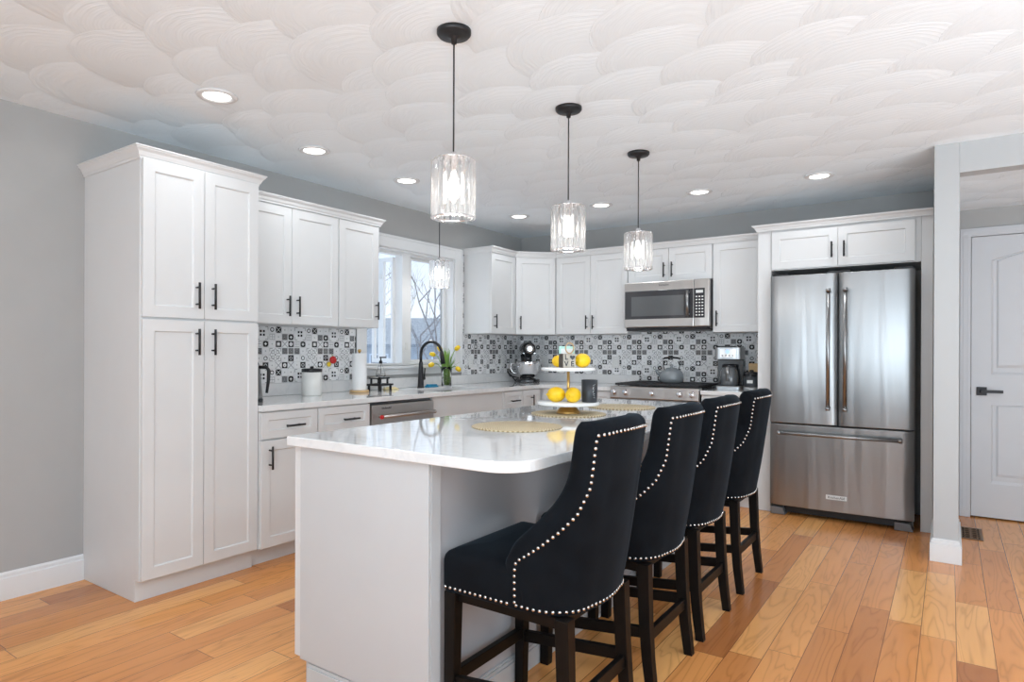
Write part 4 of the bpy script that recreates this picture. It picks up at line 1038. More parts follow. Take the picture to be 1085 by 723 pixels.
# ------------------------------------------------------------ pendant lights
def make_pendant():
    r = bpy.data.objects.new('pendant_light', None); COL.objects.link(r)   # origin at the bottom of the shade
    HS, RS = .228, .084
    MB().lathe([(.066, 0), (.066, -.012), (.060, -.020), (.030, -.024), (.012, -.030), (.010, -.050), (0, -.050)], seg=32).build('ceiling_canopy', 'black', r, loc=(0, 0, 1))
    MB().cyl((0, 0, HS + .028), (0, 0, .99), .0032, 8).build('cord', 'black', r)
    m = MB(); m.lathe([(.010, HS + .030), (.014, HS + .022), (.014, HS + .004), (.050, HS + .002), (.050, HS - .004), (.018, HS - .004), (.018, HS - .045), (0, HS - .045)], seg=20); m.build('lamp_socket', 'chrome', r)
    # rings that carry the prisms
    m = MB()
    for z in (HS - .004, .006):
        n = 40
        a = [[m.bm.verts.new((q * math.cos(2 * PI * k / n), q * math.sin(2 * PI * k / n), z + dz)) for k in range(n)] for q, dz in ((.060, 0), (.080, 0), (.080, .003), (.060, .003))]
        for i in range(4):
            for k in range(n): m.face([a[i][k], a[i][(k + 1) % n], a[(i + 1) % 4][(k + 1) % n], a[(i + 1) % 4][k]], 0, True)
    for k in range(4): a = PI / 2 * k; m.cyl((0, 0, HS - .003), (.062 * math.cos(a), .062 * math.sin(a), HS - .003), .0025, 6)
    m.build('ring_frame', 'chrome', r)
    sh = MB(); N = 18
    for k in range(N):
        a = 2 * PI * (k + .5) / N; ca, sa = math.cos(a), math.sin(a)
        hw = RS * math.sin(PI / N) * .93; prof = [(RS - .020, -hw * .45), (RS - .008, -hw), (RS - .001, -hw * .62), (RS + .003, 0), (RS - .001, hw * .62), (RS - .008, hw), (RS - .020, hw * .45)]
        def rg_(z, sc, inn=0): 
            c0 = RS - .009
            return [sh.bm.verts.new(((c0 + (p - c0) * sc) * ca - q * sc * sa, (c0 + (p - c0) * sc) * sa + q * sc * ca, z)) for p, q in prof]
        L = [rg_(0, .55), rg_(.007, 1), rg_(HS - .007, 1), rg_(HS, .55)]
        for A, B in zip(L, L[1:]):
            for i in range(7): sh.face([A[i], A[(i + 1) % 7], B[(i + 1) % 7], B[i]], 0)
        sh.face(L[0][::-1]); sh.face(L[-1])
    sh.build('crystal_shade', 'crystal', r)
    MB().lathe([(0, .070), (.012, .073), (.024, .090), (.028, .110), (.024, .135), (.014, .160), (.012, .178), (0, .178)], seg=16).build('bulb', 'bulb', r)
    return r
pn0 = make_pendant()
PN = [(2.235, -1.676, 1.730, 'crystal pendant light nearest the viewer over the island'), (2.22, -.740, 1.730, 'middle crystal pendant light over the island'),
      (2.22, .150, 1.730, 'crystal pendant light over the far end of the island'), (.30, .545, 1.755, 'smaller looking crystal pendant light over the sink by the window')]
for k, (x, y, z, lb) in enumerate(PN):
    o = pn0 if k == 0 else copy_tree(pn0)
    o.location = (x, y, z); tag(o, lb, 'pendant light', 'crystal pendant lights')
    for ch in o.children:
        nm = ch.name.split('.')[0]
        if nm == 'ceiling_canopy': ch.location = (0, 0, H - z)
        if nm == 'cord': ch.scale = (1, 1, 1); ch.data = ch.data.copy(); zt = H - z - .03; 
        if nm == 'cord':
            for v in ch.data.vertices:
                if v.co.z > .6: v.co.z = zt
    l = bpy.data.lights.new('pendant_glow', 'POINT'); l.energy = 2.0; l.shadow_soft_size = .03; l.color = (1, .97, .92)
    lo = bpy.data.objects.new('pendant_glow', l); COL.objects.link(lo); lo.location = (x, y, z - .03)

# ------------------------------------------------------------ recessed ceiling lights
def make_can():
    r = bpy.data.objects.new('recessed_light', None); COL.objects.link(r)
    MB().lathe([(.062, 0), (.092, 0), (.094, -.003), (.090, -.008), (.070, -.010), (.062, -.004), (.062, 0)], seg=36).build('trim_ring', 'trimw', r)
    MB().lathe([(.0615, -.001), (.0615, -.004), (0, -.004)], seg=32).build('lens', 'can_glow', r)
    return r
cn0 = make_can()
CANS = [(.913, -1.841, 'recessed ceiling light above the pantry, nearest the viewer'), (.621, -1.022, 'recessed ceiling light in front of the wall cabinets left of the window'), (.609, -.189, 'recessed ceiling light before the left end of the window'),
        (.608, 1.289, 'recessed ceiling light near the far corner'), (1.415, 1.298, 'recessed ceiling light left of the microwave'), (2.224, 1.317, 'recessed ceiling light in front of the microwave'), (3.044, 1.339, 'recessed ceiling light in front of the refrigerator')]
ADDED_LAMPS = [(1.4, -3.4, ''), (3.0, -3.4, ''), (4.8, -2.2, ''), (4.8, -4.4, ''), (1.4, -5.2, ''), (3.0, -5.6, ''), (5.0, -.4, '')]  # added unseen downlights without fixtures, brightening the room from outside the view
for k, (x, y, lb) in enumerate(CANS):
    o = cn0 if k == 0 else copy_tree(cn0); o.location = (x, y, H - .001); tag(o, lb, 'ceiling light', 'recessed ceiling lights')
for x, y, _l in CANS + ADDED_LAMPS:
    l = bpy.data.lights.new('downlight', 'AREA'); l.shape = 'DISK'; l.size = .12; l.energy = CAN_W * (1 if _l else (6 if x > 4 else 1.3)); l.color = (.90, .96, 1); l.spread = math.radians(172)
    lo = bpy.data.objects.new('downlight', l); COL.objects.link(lo); lo.location = (x, y, H - .012)

# ------------------------------------------------------------ things on the island
def placemat(x, y, lb):
    m = MB().lathe([(0, 0), (.188, 0), (.190, .002), (.188, .004), (0, .004)], seg=48)
    o = m.build('placemat', 'straw', None); o.location = (x, y, IZ + .0005); return tag(o, lb, 'placemat', 'round woven placemats')
placemat(2.305, -1.335, 'round woven gold placemat nearest the viewer')
placemat(2.205, -.703, 'round woven gold placemat under the tiered stand')
placemat(2.255, -.165, 'round woven gold placemat at the far end of the island')
SX_, SY_, SZ = 2.205, -.705, IZ + .005
st = thing('tiered_stand', 'two tier white serving stand with a brass post and foot', 'serving stand', (SX_, SY_, SZ))
MB().lathe([(.061, 0), (.061, .004), (.058, .010), (.048, .022), (.036, .036), (.033, .040), (.030, .0415), (0, .0415)], seg=36).build('foot', 'gold', st)
MB().lathe([(0, .042), (.150, .042), (.158, .046), (.158, .056), (.155, .059), (0, .059)], seg=56).build('lower_plate', 'white_gloss', st)
MB().lathe([(.0075, .0595), (.0075, .214), (0, .214)], seg=14).build('post', 'gold', st)
MB().lathe([(0, .2145), (.130, .2145), (.137, .218), (.137, .228), (.134, .231), (0, .231)], seg=56).build('upper_plate', 'white_gloss', st)
LP, UP = SZ + .059, SZ + .231
def at_(r_, t_, z): return Vector((SX_, SY_, z)) + Rv * r_ - Fv * t_     # r_: sideways, t_: toward the viewer
def lemon(p, r, L, yaw_, lb, group):
    pr = []; n = 14
    for k in range(n + 1):
        a = -PI / 2 + PI * k / n; x = L * math.sin(a); rr = r * math.cos(a) ** .9
        pr.append((max(rr, 0), x))
    pr = [(0, -L - .007)] + [(.005, -L - .002), (.0085, -L + .003)] + pr[2:-2] + [(.0085, L - .003), (.005, L + .002), (0, L + .006)]
    m = MB().lathe(pr, seg=20, mat=Matrix.Rotation(PI / 2, 4, 'Y'))
    o = m.build('lemon', 'lemon'); o.location = (p.x, p.y, p.z + r); o.rotation_euler = (.2, 0, yaw_); return tag(o, lb, 'lemon', group)
g_ = 'lemons on the tiered stand'
lemon(at_(-.066, .045, LP), .038, .046, YAW + .15, 'whole yellow lemon at the left of the lower tier', g_)
lemon(at_(.014, .085, LP), .038, .044, YAW + 1.1, 'yellow lemon beside the black candle on the lower tier', g_)
lemon(at_(.069, .015, UP), .036, .042, YAW + .5, 'yellow lemon right of the wooden LOVE block', g_)
lemon(at_(-.044, -.055, UP), .031, .036, YAW + .6, 'yellow lemon half hidden behind the wooden LOVE block', g_)
ca = at_(.100, .050, LP)
cd = thing('candle_jar', 'black glass candle jar at the right of the lower tier', 'candle', ca, YAW)
MB().lathe([(0, 0), (.036, 0), (.0385, .003), (.0405, .112), (.0385, .112), (.0365, .098), (0, .098)], seg=32).build('jar', 'candle', cd)
MB().lathe([(0, .0982), (.036, .0982), (.036, .0984), (0, .0984)], seg=24).build('wax', 'cream', cd)
m = MB()
for (x, z, dx, dz) in ((.012, .085, .010, .006), (.016, .080, -.006, -.012), (.010, .066, .010, .004), (.018, .062, -.008, -.010), (.011, .048, .010, -.006), (.012, .040, .008, -.008), (.014, .028, .007, -.004)):
    y = lambda x_: -math.sqrt(max(0, .0405 ** 2 - x_ * x_)) - .0004
    m.bar((x, y(x), z), (x + dx, y(x + dx), z + dz), .0016, .001)
m.build('script_marks', 'plate', cd)
# LOVE block with a bead loop
bp = at_(-.012, .045, UP)
bk = thing('love_block', 'small wooden cube block with the letters LOVE and a bead loop', 'block', bp, YAW + .22)
MB().box(-.033, .033, -.033, .033, 0, .070).build('block', 'grey_wood', bk, .0015)
MB().box(-.032, .032, -.0345, -.0332, .001, .069).build('printed_face', 'face_wood', bk)
for ch_, x, z in (('L', -.016, .052), ('V', -.016, .019), ('E', .016, .019)):
    text_mesh('letter', ch_, .036, 'gloss_black', bk, (x, -.0350, z), (PI / 2, 0, 0), .0006)
m = MB(); hp = []
for k in range(28):
    t = 2 * PI * k / 28; hp.append((16 * math.sin(t) ** 3 * .00085 + .016, (13 * math.cos(t) - 5 * math.cos(2 * t) - 2 * math.cos(3 * t) - math.cos(4 * t)) * .00085 + .052))
a = [m.bm.verts.new((x, -.0346, z)) for x, z in hp]; b = [m.bm.verts.new((x, -.0356, z)) for x, z in hp]; m.face(a); m.face(b[::-1])
for k in range(28): m.face([a[k], a[(k + 1) % 28], b[(k + 1) % 28], b[k]])
m.build('heart', 'gloss_black', bk)
m = MB()
for k in range(22):
    t = 2 * PI * k / 22; m.sphere((.004 + .021 * math.sin(t), -.026, .098 + .026 * math.cos(t)), .0042, 8, 6)
m.build('bead_loop', 'bead', bk)
mp = at_(-.004, -.050, UP)
mc = thing('mint_sign', 'small mint green wooden sign standing behind the LOVE block', 'sign', mp, YAW)
MB().box(-.040, .040, -.010, .010, 0, .108).build('board', 'mint', mc, .002); MB().box(-.030, .030, -.0112, -.0102, .012, .096).build('face_panel', 'plate', mc)

# ------------------------------------------------------------ things on the left counter
c0 = CT + .0005
can = thing('canister', 'cream canister with a black lid on the left counter', 'canister', (.170, -.668, c0))
MB().lathe([(0, 0), (.066, 0), (.069, .004), (.069, .160), (.066, .162), (0, .162)], seg=36).build('jar', 'cream', can)
MB().lathe([(0, .1625), (.0705, .1625), (.0705, .182), (.067, .186), (.012, .187), (.012, .192), (.015, .198), (0, .203)], seg=36).build('lid', 'gloss_black', can)
ek = thing('electric_kettle', 'stainless kettle with black handle partly hidden beside the pantry', 'kettle', (.365, -1.285, c0), math.radians(35))
MB().lathe([(0, 0), (.074, 0), (.074, .018), (0, .018)], seg=28).build('power_base', 'black', ek)
MB().lathe([(0, .019), (.070, .019), (.071, .04), (.058, .20), (.054, .225), (0, .225)], seg=32).build('kettle_body', 'steel', ek)
MB().lathe([(0, .2255), (.052, .2255), (.045, .240), (.010, .246), (.010, .256), (0, .258)], seg=24).build('lid', 'black', ek)
MB().tube([(.055, 0, .21), (.10, 0, .208), (.112, 0, .19), (.110, 0, .13), (.100, 0, .055)], [.010, .011, .011, .010, .008], 12).build('handle', 'black', ek)
pt = thing('paper_towel_holder', 'upright paper towel roll on a round wood base', 'paper towel', (.172, -.228, c0))
MB().lathe([(0, 0), (.070, 0), (.072, .004), (.072, .014), (.069, .016), (0, .016)], seg=32).build('base', 'wood_light', pt)
MB().lathe([(0, .017), (.053, .017), (.054, .019), (.054, .290), (.053, .292), (.018, .292), (.018, .285), (0, .285)], seg=40).build('paper_roll', 'paper', pt)
MB().lathe([(0, .2852), (.007, .2852), (.007, .300), (.013, .303), (.013, .318), (.008, .322), (0, .322)], seg=16).build('finial', 'gold', pt)
rs = thing('counter_riser', 'small black two step riser beside the paper towel', 'stand', (.15, .005, c0), math.radians(12))
m = MB(); m.box(-.07, .07, -.085, .09, .040, .054)
for x in (-.06, .045):
    for y in (-.075, .065): m.box(x, x + .015, y, y + .015, 0, .040)
m.build('lower_shelf', 'black', rs, .002)
m = MB(); m.box(-.055, .055, -.070, .060, .092, .104)
for x in (-.048, .035):
    for y in (-.060, .040): m.box(x, x + .013, y, y + .013, .0545, .092)
m.build('upper_shelf', 'black', rs, .002)
sp_ = thing('soap_dispenser', 'clear glass soap bottle with black pump on the black riser', 'soap bottle', (.148, .018, c0 + .1045), YAW + .2)
MB().lathe([(0, 0), (.034, 0), (.038, .006), (.036, .03), (.018, .085), (.012, .102), (.012, .112), (.010, .112), (.010, .10), (.016, .083), (.033, .03), (.034, .008), (0, .006)], seg=28).build('bottle', 'glass', sp_)
m = MB(); m.lathe([(.0135, .108), (.0135, .126), (.006, .130), (.005, .150), (0, .150)], seg=16); m.box(-.010, .040, -.006, .006, .150, .160); m.cyl((.002, 0, .02), (.002, 0, .11), .002, 6); m.build('pump', 'black', sp_)
# folded cloth: crumpled surface
m = MB(); nx, ny = 26, 16; G = {}
for i in range(nx + 1):
    for j in range(ny + 1):
        u, v = i / nx, j / ny; e = min(1, min(u, 1 - u, v, 1 - v) * 6)
        z = .004 + e * (.012 + .008 * math.sin(u * 21 + 3 * math.sin(v * 5)) + .006 * math.sin(v * 17 + u * 9)) * (1.2 - .5 * u)
        G[i, j] = m.bm.verts.new(((u - .5) * .17 + .01 * math.sin(v * 7), (v - .5) * .12 + .012 * math.sin(u * 6), z))
        G[i, j, 0] = m.bm.verts.new((G[i, j].co.x, G[i, j].co.y, 0))
for i in range(nx):
    for j in range(ny):
        m.face([G[i, j], G[i + 1, j], G[i + 1, j + 1], G[i, j + 1]], 0, True); m.face([G[i, j, 0], G[i, j + 1, 0], G[i + 1, j + 1, 0], G[i + 1, j, 0]])
for i in range(nx):
    for j in (0, ny): m.face([G[i, j], G[i + 1, j], G[i + 1, j, 0], G[i, j, 0]])
for j in range(ny):
    for i in (0, nx): m.face([G[i, j], G[i, j + 1], G[i, j + 1, 0], G[i, j, 0]])
o = m.build('dish_cloth', 'cloth'); o.location = (.125, .150, c0); o.rotation_euler = (0, 0, R90 + .2); o.scale = (.62, .75, .9); tag(o, 'crumpled pale yellow cloth between the riser and the faucet', 'cloth')
sd = thing('sponge_dish', 'bright blue sponge dish behind the sink', 'dish', (.125, .655, c0))
MB().prism(rounded(-.035, .035, -.058, .058, (.015,) * 4, 5), 0, .012).build('dish', 'teal', sd, .002); MB().prism(rounded(-.026, .026, -.048, .048, (.008,) * 4, 4), .0122, .024).build('sponge', 'teal', sd, .003)
# vase of tulips
vs_ = thing('flower_vase', 'clear glass vase holding yellow tulips', 'vase', (.17, .800, c0))
MB().lathe([(0, 0), (.042, 0), (.045, .004), (.044, .10), (.050, .175), (.0475, .175), (.0415, .10), (.042, .008), (0, .008)], seg=32).build('glass_jar', 'glass', vs_)
MB().lathe([(0, .0085), (.0405, .0085), (.0400, .085), (0, .085)], seg=28).build('water', 'glass', vs_)
TUL = [(-.100, .310, -.02, 0), (-.042, .345, .02, 1), (.078, .355, .03, 2), (-.105, .235, .05, 3), (.088, .205, .05, 4)]
for k, (r_, z, t_, s_) in enumerate(TUL):
    top = Rv * r_ - Fv * t_ + Vector((0, 0, z - .035)); b0 = Vector((-top.x * .18, -top.y * .18, .012))
    base = Vector((.17, .800, c0)); ft = thing('tulip', ['yellow tulip bowed over at the upper left of the bunch', 'yellow tulip standing highest left of centre', 'yellow tulip standing highest at the right of the bunch', 'yellow tulip hanging low on the left', 'yellow tulip hanging low on the right'][k], 'tulip', base, 0, 'yellow tulips in the glass vase')
    mid_ = Vector((top.x * .30, top.y * .30, .17)); m2 = Vector((top.x * .75, top.y * .75, z * .8 + .03)); pts = []
    for q in range(11):
        t = q / 10; pts.append(b0 * (1 - t) ** 3 + mid_ * 3 * t * (1 - t) ** 2 + m2 * 3 * t * t * (1 - t) + top * t ** 3)
    MB().tube(pts, .0032, 8).build('stem', 'green', ft)
    d = (pts[-1] - pts[-2]).normalized(); q_ = d.to_track_quat('Z', 'Y').to_matrix().to_4x4(); m = MB()
    m.lathe([(.003, -.002), (.014, .004), (.0205, .017), (.0205, .030), (.016, .043), (.010, .052), (0, .050)], seg=18, mat=Matrix.Translation(pts[-1]) @ q_)
    for w_ in range(6):
        a = 2 * PI * w_ / 6; m.lathe([(0, 0), (.010, .012), (.0125, .028), (.008, .046), (0, .057)], seg=8, mat=Matrix.Translation(pts[-1]) @ q_ @ Matrix.Translation((math.cos(a) * .011, math.sin(a) * .011, -.001)), squash=(1, .8))
    m.build('petals', 'tulip', ft)
m = MB(); rnd = random.Random(4)
for k in range(26):
    a = rnd.uniform(0, 2 * PI); ln = rnd.uniform(.20, .33); out = rnd.uniform(.03, .10); pts = []
    if k == 0: d0 = Rv; out = .17; ln = .24
    else: d0 = Vector((math.cos(a), math.sin(a), 0))
    r0 = rnd.uniform(.004, .028)
    for q in range(9):
        t = q / 8; spread = r0 * (1 - t) * 1.0 + .022 * min(t * 2.2, 1) + out * max(0, t - .45) ** 1.4 * 1.5
        p = d0 * spread + Vector((0, 0, .012 + ln * t - (.10 * max(0, t - .7) if out > .09 else 0))); pts.append(p)
    sd_ = Vector((-d0.y, d0.x, 0)); W = [.004, .006, .008, .010, .011, .010, .008, .005, .001]
    A = [m.bm.verts.new(p + sd_ * w - d0 * w * .25) for p, w in zip(pts, W)]; B = [m.bm.verts.new(p) for p in pts]; C_ = [m.bm.verts.new(p - sd_ * w - d0 * w * .25) for p, w in zip(pts, W)]
    for q in range(8): m.face([A[q], A[q + 1], B[q + 1], B[q]], 0, True); m.face([B[q], B[q + 1], C_[q + 1], C_[q]], 0, True)
o = m.build('tulip_leaves', 'green'); o.location = (.17, .800, c0); tag(o, 'green tulip leaves and stems filling the glass vase', 'leaves', None, 'stuff')
sm = o.modifiers.new('thick', 'SOLIDIFY'); sm.thickness = .0008
# red apple shaped ornament on the tiles
ap = thing('apple_ornament', 'red apple shaped ornament with a yellow fruit hung on the tiles', 'ornament', (.012, -.372, 1.150))
MB().sphere((.020, .012, .010), .030, 18, 12, sq=(.65, 1, .95)).build('apple', 'red', ap); MB().sphere((.018, -.026, -.022), .018, 14, 8, sq=(.6, 1, 1)).build('yellow_fruit', 'yellow_p', ap)
MB().cyl((.018, .012, .036), (.014, .004, .052), .003).build('stalk', 'green', ap)

# ------------------------------------------------------------ stand mixer in the corner
mx = thing('stand_mixer', 'black stand mixer with a polished steel bowl in the counter corner', 'mixer', (.262, 1.985, c0), math.radians(-50)); mx.scale = (1.1, 1.1, 1.12)
# local: front is +x
def cap_poly(pts): return pts
m = MB(); m.prism(rounded(-.14, .17, -.105, .105, (.06, .10, .10, .06), 6), 0, .028); m.lathe([(0, .028), (.075, .028), (.06, .040), (0, .040)], (.06, 0, 0), 24); m.build('mixer_base', 'gloss_black', mx, .006, 3)
m = MB(); m.tube([(-.085, 0, .025), (-.088, 0, .09), (-.088, 0, .17), (-.075, 0, .245)], [.060, .047, .044, .055], 18, sq=(1, .95)); m.build('mixer_column', 'gloss_black', mx)
m = MB(); m.tube([(-.150, 0, .305), (-.145, 0, .305), (-.12, 0, .302), (-.05, 0, .300), (.05, 0, .298), (.12, 0, .298), (.150, 0, .300), (.162, 0, .301)], [.025, .045, .060, .067, .066, .062, .052, .040], 22, sq=(1, 1.0)); m.build('mixer_head', 'gloss_black', mx)
m = MB(); m.cyl((.160, 0, .301), (.172, 0, .301), .023, 20); m.build('attachment_cap', 'chrome', mx)
m = MB(); m.tube([(-.13, .0, .268), (.13, 0, .262)], .058, 22, sq=(.98, .12)); m.build('trim_band', 'chrome', mx)
m = MB(); m.lathe([(.020, .170), (.034, .176), (.034, .250), (0, .250)], (.065, 0, 0), 18); m.build('beater_shaft', 'gloss_black', mx)
m = MB(); m.lathe([(0, .042), (.050, .042), (.055, .048), (.080, .070), (.100, .110), (.108, .165), (.112, .190), (.114, .190), (.110, .165), (.102, .108), (.082, .068), (.054, .045), (0, .045)][:7] + [(.106, .188), (.104, .165), (.096, .112), (.076, .074), (.050, .050), (0, .050)], (.065, 0, 0), 32); m.build('mixing_bowl', 'chrome', mx)
MB().tube([(.03, -.108, .170), (.02, -.150, .165), (.02, -.160, .125), (.03, -.135, .085), (.04, -.09, .080)], .006, 10).build('bowl_handle', 'chrome', mx)
MB().tube([(-.13, -.06, .03), (-.12, -.15, .05), (-.08, -.175, .09), (-.02, -.14, .05), (-.05, -.105, .008)], .005, 8).build('power_cord', 'gloss_black', mx)

# ------------------------------------------------------------ kettle on the range
kt = thing('tea_kettle', 'blue grey enamel kettle with black handle on the range', 'kettle', (1.780, 1.96, .9585), math.radians(180 + 14))
MB().lathe([(0, 0), (.088, 0), (.100, .008), (.106, .03), (.104, .062), (.090, .098), (.062, .118), (.052, .121), (0, .121)], seg=36).build('kettle_body', 'kettle', kt)
MB().lathe([(.050, .1212), (.044, .128), (.012, .133), (.010, .140), (.017, .152), (.014, .160), (0, .162)], seg=22).build('lid', 'kettle', kt)
MB().tube([(.085, 0, .065), (.118, 0, .085), (.135, 0, .112)], [.022, .016, .011], 14).build('spout', 'kettle', kt)
m = MB(); m.tube([(-.062, 0, .108), (-.070, 0, .150), (-.055, 0, .190)], .0045, 8); m.tube([(.062, 0, .108), (.070, 0, .150), (.055, 0, .190)], .0045, 8); m.build('handle_bracket', 'black', kt)
MB().tube([(-.075, 0, .205), (-.06, 0, .216), (0, 0, .222), (.06, 0, .216), (.075, 0, .205)], [.006, .011, .012, .011, .006], 12, sq=(1.3, .8)).build('handle', 'gloss_black', kt)

# ------------------------------------------------------------ coffee maker, grinder and small things right of the range
cm = thing('coffee_maker', 'stainless drip coffee maker with a glass carafe beside the range', 'coffee maker', (2.275, 1.985, c0), math.radians(6))
m = MB(); m.prism(rounded(-.105, .105, -.13, .12, (.03, .03, .02, .02), 5), 0, .030); m.build('base', 'steel', cm, .002)
m = MB(); m.box(-.105, .105, .03, .12, .031, .250); m.build('water_tank', 'gloss_black', cm, .004)
m = MB(); m.prism(rounded(-.105, .105, -.12, .12, (.03, .03, .02, .02), 5), .251, .350); m.build('brew_head', 'steel', cm, .003)
m = MB(); m.prism(rounded(-.098, .098, -.112, .112, (.03, .03, .02, .02), 5), .3505, .362); m.build('lid', 'gloss_black', cm, .002)
m = MB(); m.box(-.062, .062, -.1235, -.1205, .268, .335); m.build('control_face', 'steel_warm', cm, .001)
MB().cyl((0, -.1236, .315), (0, -.1255, .315), .018, 20).build('clock_display', 'led', cm)
m = MB()
for k in range(4): m.cyl((-.042 + .028 * k, -.1236, .282), (-.042 + .028 * k, -.1252, .282), .006, 12)
m.build('button_row', 'gloss_black', cm)
m = MB(); m.lathe([(0, .0315), (.064, .0315), (.072, .045), (.074, .10), (.066, .155), (.054, .172), (.054, .185), (0, .185)], (0, -.045, 0), 28); m.build('carafe', 'dark_glass', cm)
m = MB(); m.lathe([(.056, .1855), (.058, .195), (.050, .208), (0, .210)], (0, -.045, 0), 24); m.build('carafe_lid', 'gloss_black', cm)
MB().tube([(0, -.100, .185), (0, -.128, .180), (0, -.132, .15), (0, -.126, .075)], [.009, .010, .010, .009], 12, sq=(1.2, .8)).build('carafe_handle', 'steel', cm)
gr = thing('coffee_canister', 'dark grey lidded canister right of the coffee maker', 'canister', (2.470, 1.90, c0))
MB().lathe([(0, 0), (.062, 0), (.065, .004), (.065, .028), (0, .028)], seg=28).build('base', 'steel', gr)
MB().lathe([(0, .0285), (.058, .0285), (.060, .035), (.060, .120), (0, .120)], seg=28).build('jar', 'candle', gr)
MB().lathe([(0, .1205), (.063, .1205), (.063, .142), (.050, .150), (.016, .152), (.016, .165), (0, .167)], seg=28).build('lid', 'gloss_black', gr)
MB().box(-.022, .022, -.0615, -.0605, .060, .085).build('paper_label', 'plate', gr)
tb = thing('tan_box', 'tan cardboard box behind the dark canister', 'box', (2.478, 2.085, c0))
MB().box(-.065, .065, -.05, .05, 0, .215).build('carton', 'tan', tb, .002); MB().box(-.066, .066, -.051, .051, .195, .217).build('box_lid', 'wood_light', tb, .002)
for k, (z, mt, lb) in enumerate(((0, 'red', 'small red tin beside the fridge panel, lowest of the stack'), (.075, 'yellow_p', 'small yellow tin stacked in the middle beside the fridge panel'), (.135, 'red', 'small red tin on top of the stack beside the fridge panel'))):
    t_ = MB().lathe([(0, 0), (.016, 0), (.0175, .002), (.0175, (.070, .056, .05)[k] ), (0, (.072, .058, .052)[k])], seg=18).build('small_tin', mt); t_.location = (2.536, 2.005, c0 + z + .0005 * k); tag(t_, lb, 'tin', 'small tins beside the fridge panel')

# ------------------------------------------------------------ outlets, vent
def outlet(x, y, z, rz, lb):
    r = thing('wall_outlet', lb, 'outlet', (x, y, z), rz, 'white outlet covers on the tiles')
    MB().box(-.036, .036, -.006, 0, -.058, .058).build('cover_plate', 'plate', r, .002)
    m = MB()
    for s in (-.020, .020): m.prism([(0, 0)] * 0 or rounded(-.015, .015, -.0075, -.0062, (.0004,) * 4, 1), s - .013, s + .013)
    m.build('socket_face', 'white_gloss', r)
    m = MB()
    for s in (-.020, .020):
        for q in (-.006, .006): m.box(q - .001, q + .001, -.0079, -.0075, s - .004, s + .006)
    m.build('socket_slots', 'dark_hole', r)
outlet(.0095, 1.365, 1.128, R90, 'white outlet cover beside the window above the sink counter')
outlet(.0095, 1.905, 1.128, R90, 'white outlet cover behind the stand mixer on the window wall')
outlet(.31, YB - .0095, 1.128, 0, 'white outlet cover on the back wall right of the stand mixer')
outlet(1.115, YB - .0095, 1.128, 0, 'white outlet cover on the back wall left of the range')
vt = thing('floor_vent', 'brown scrollwork floor register in front of the hall door', 'vent', (3.903, 1.858, .0008))
m = MB(); X, Y = .064, .172; m.box(-X, X, -Y, -Y + .018, 0, .005); m.box(-X, X, Y - .018, Y, 0, .005); m.box(-X, -X + .016, -Y + .018, Y - .018, 0, .005); m.box(X - .016, X, -Y + .018, Y - .018, 0, .005)
m.build('vent_frame', 'brownmetal', vt, .001, 1)
m = MB()
for k in range(5):
    cy = -.122 + .061 * k; n = 16
    for s in (1, -1):
        pts = [(s * (.004 + .020 * (1 + math.cos(t)) / 2 * 1.6), cy + .027 * math.sin(t), .003) for t in [2 * PI * q / n for q in range(n + 1)]]
        m.tube(pts, .003, 6, cap=False)
    m.box(-.048, .048, cy - .0335, cy - .0285, .001, .004)
m.box(-.003, .003, -.154, .154, .001, .004); m.build('scroll_grille', 'brownmetal', vt)
MB().box(-.047, .047, -.153, .153, 0, .0006).build('duct_opening', 'dark_hole', vt)

# ------------------------------------------------------------ outdoors
o = MB().box(-60, -1.6, -30, 60, -1.25, -1.1).build('snowy_ground', 'snow'); struct(o, 'snow covered ground outside the window', 'ground')
hs = thing('neighbour_house', 'grey neighbouring house with a shingle roof beyond the window', 'house', (-22, 25, -1.1), math.radians(35))
MB().box(-7, 7, -4, 4, 0, 2.75).build('wall', 'siding', hs)
m = MB(); m.sweepx([(-4.4, 2.7), (0, 4.3), (4.4, 2.7), (4.4, 2.55), (-4.4, 2.55)], -7.3, 7.3); m.build('roof', 'roofing', hs)
for x in (-4.5, -1.5, 1.8, 4.8):
    w_ = MB().box(x - .5, x + .5, -4.06, -4.0, 1.0, 2.2).build('window', 'fence', hs); MB().box(x - .42, x + .42, -4.08, -4.061, 1.08, 2.12).build('pane', 'roofing', w_)
MB().box(2.0, 2.5, -.5, 0, 3.4, 5.3).build('chimney', 'roofing', hs)
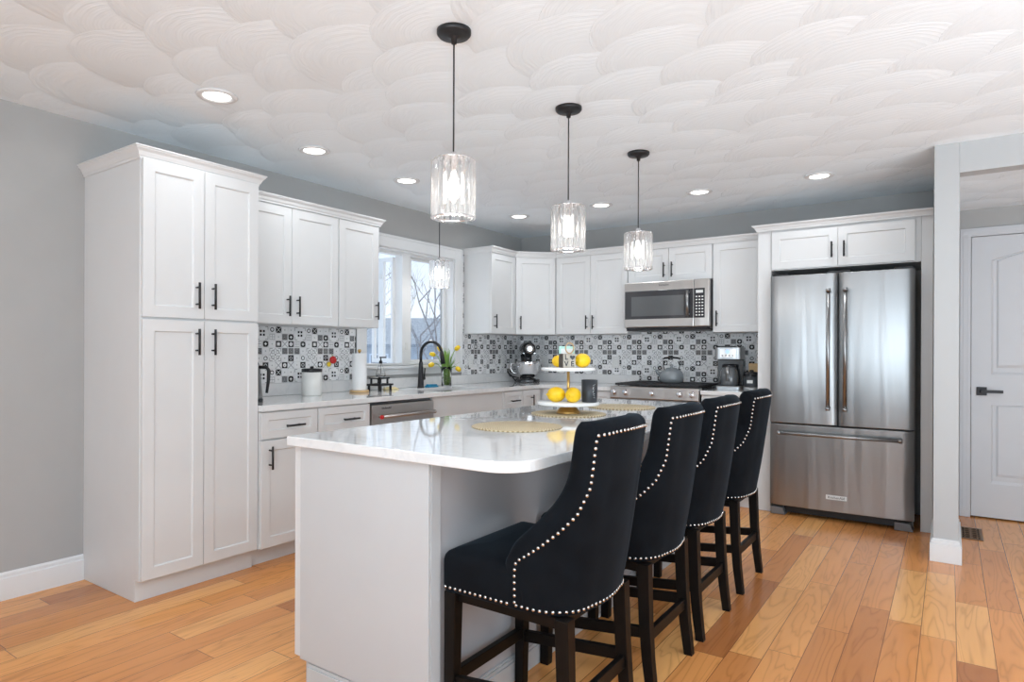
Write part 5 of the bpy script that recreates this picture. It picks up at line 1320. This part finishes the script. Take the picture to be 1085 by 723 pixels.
# white railing of the deck outside the left pane and a fence beyond
fe = thing('deck_railing', 'white vinyl deck railing outside the left window pane', 'railing', (-2.2, 2.2, -1.1))
m = MB(); m.box(-.03, .03, -1.6, 1.6, 1.95, 2.02); m.box(-.025, .025, -1.6, 1.6, 1.25, 1.31)
for k in range(27): y = -1.56 + .12 * k; m.box(-.016, .016, y, y + .032, 1.31, 1.95)
m.build('balusters', 'fence', fe)
for y in (-1.6, 0, 1.6): MB().box(-.05, .05, y - .05, y + .05, 0, 2.1).build('post', 'fence', fe, .005)
fe2 = thing('privacy_fence', 'long pale privacy fence across the snowy yard', 'fence', (-8.5, 9.5, -1.1), math.radians(8))
MB().box(-.03, .03, -9, 9, .05, 1.75).build('fence_panel', 'fence', fe2)
for k in range(9): MB().box(-.07, .07, -9 + 2.25 * k - .06, -9 + 2.25 * k + .06, 0, 1.85).build('post', 'fence', fe2)
# bare winter trees
def tree(loc, hgt, seed, lb):
    R = random.Random(seed); t = thing('bare_tree', lb, 'tree', loc, 0, 'bare winter trees outside'); m = MB()
    def br(p, d, L, r, dep):
        pts = [p]; q = p.copy(); dd = d.copy()
        for k in range(4): dd = (dd + Vector((R.uniform(-.18, .18), R.uniform(-.18, .18), R.uniform(-.03, .12)))).normalized(); q = q + dd * (L / 4); pts.append(q.copy())
        m.tube(pts, [r * (1 - .13 * k) for k in range(5)], 5 if dep < 3 else 3, cap=False)
        if dep < 5:
            for k in range(R.choice((2, 3, 3)) if dep else 4):
                a = R.uniform(0, 2 * PI); s_ = Vector((math.cos(a), math.sin(a), R.uniform(.1, .7))); br(pts[R.choice((2, 3, 4))], (dd * .7 + s_ * .7).normalized(), L * R.uniform(.55, .78), r * .55, dep + 1)
    br(Vector((0, 0, 0)), Vector((0, 0, 1)), hgt * .38, hgt * .0075, 0)
    m.build('branches', 'bark', t)
tree((-5.6, 7.6, -1.1), 6.2, 3, 'bare branching tree seen through the right window pane')
tree((-9.5, 11.2, -1.1), 7.5, 8, 'taller bare tree behind the first one')
tree((-8.5, 6.4, -1.1), 6.5, 12, 'bare tree seen through the left window pane')
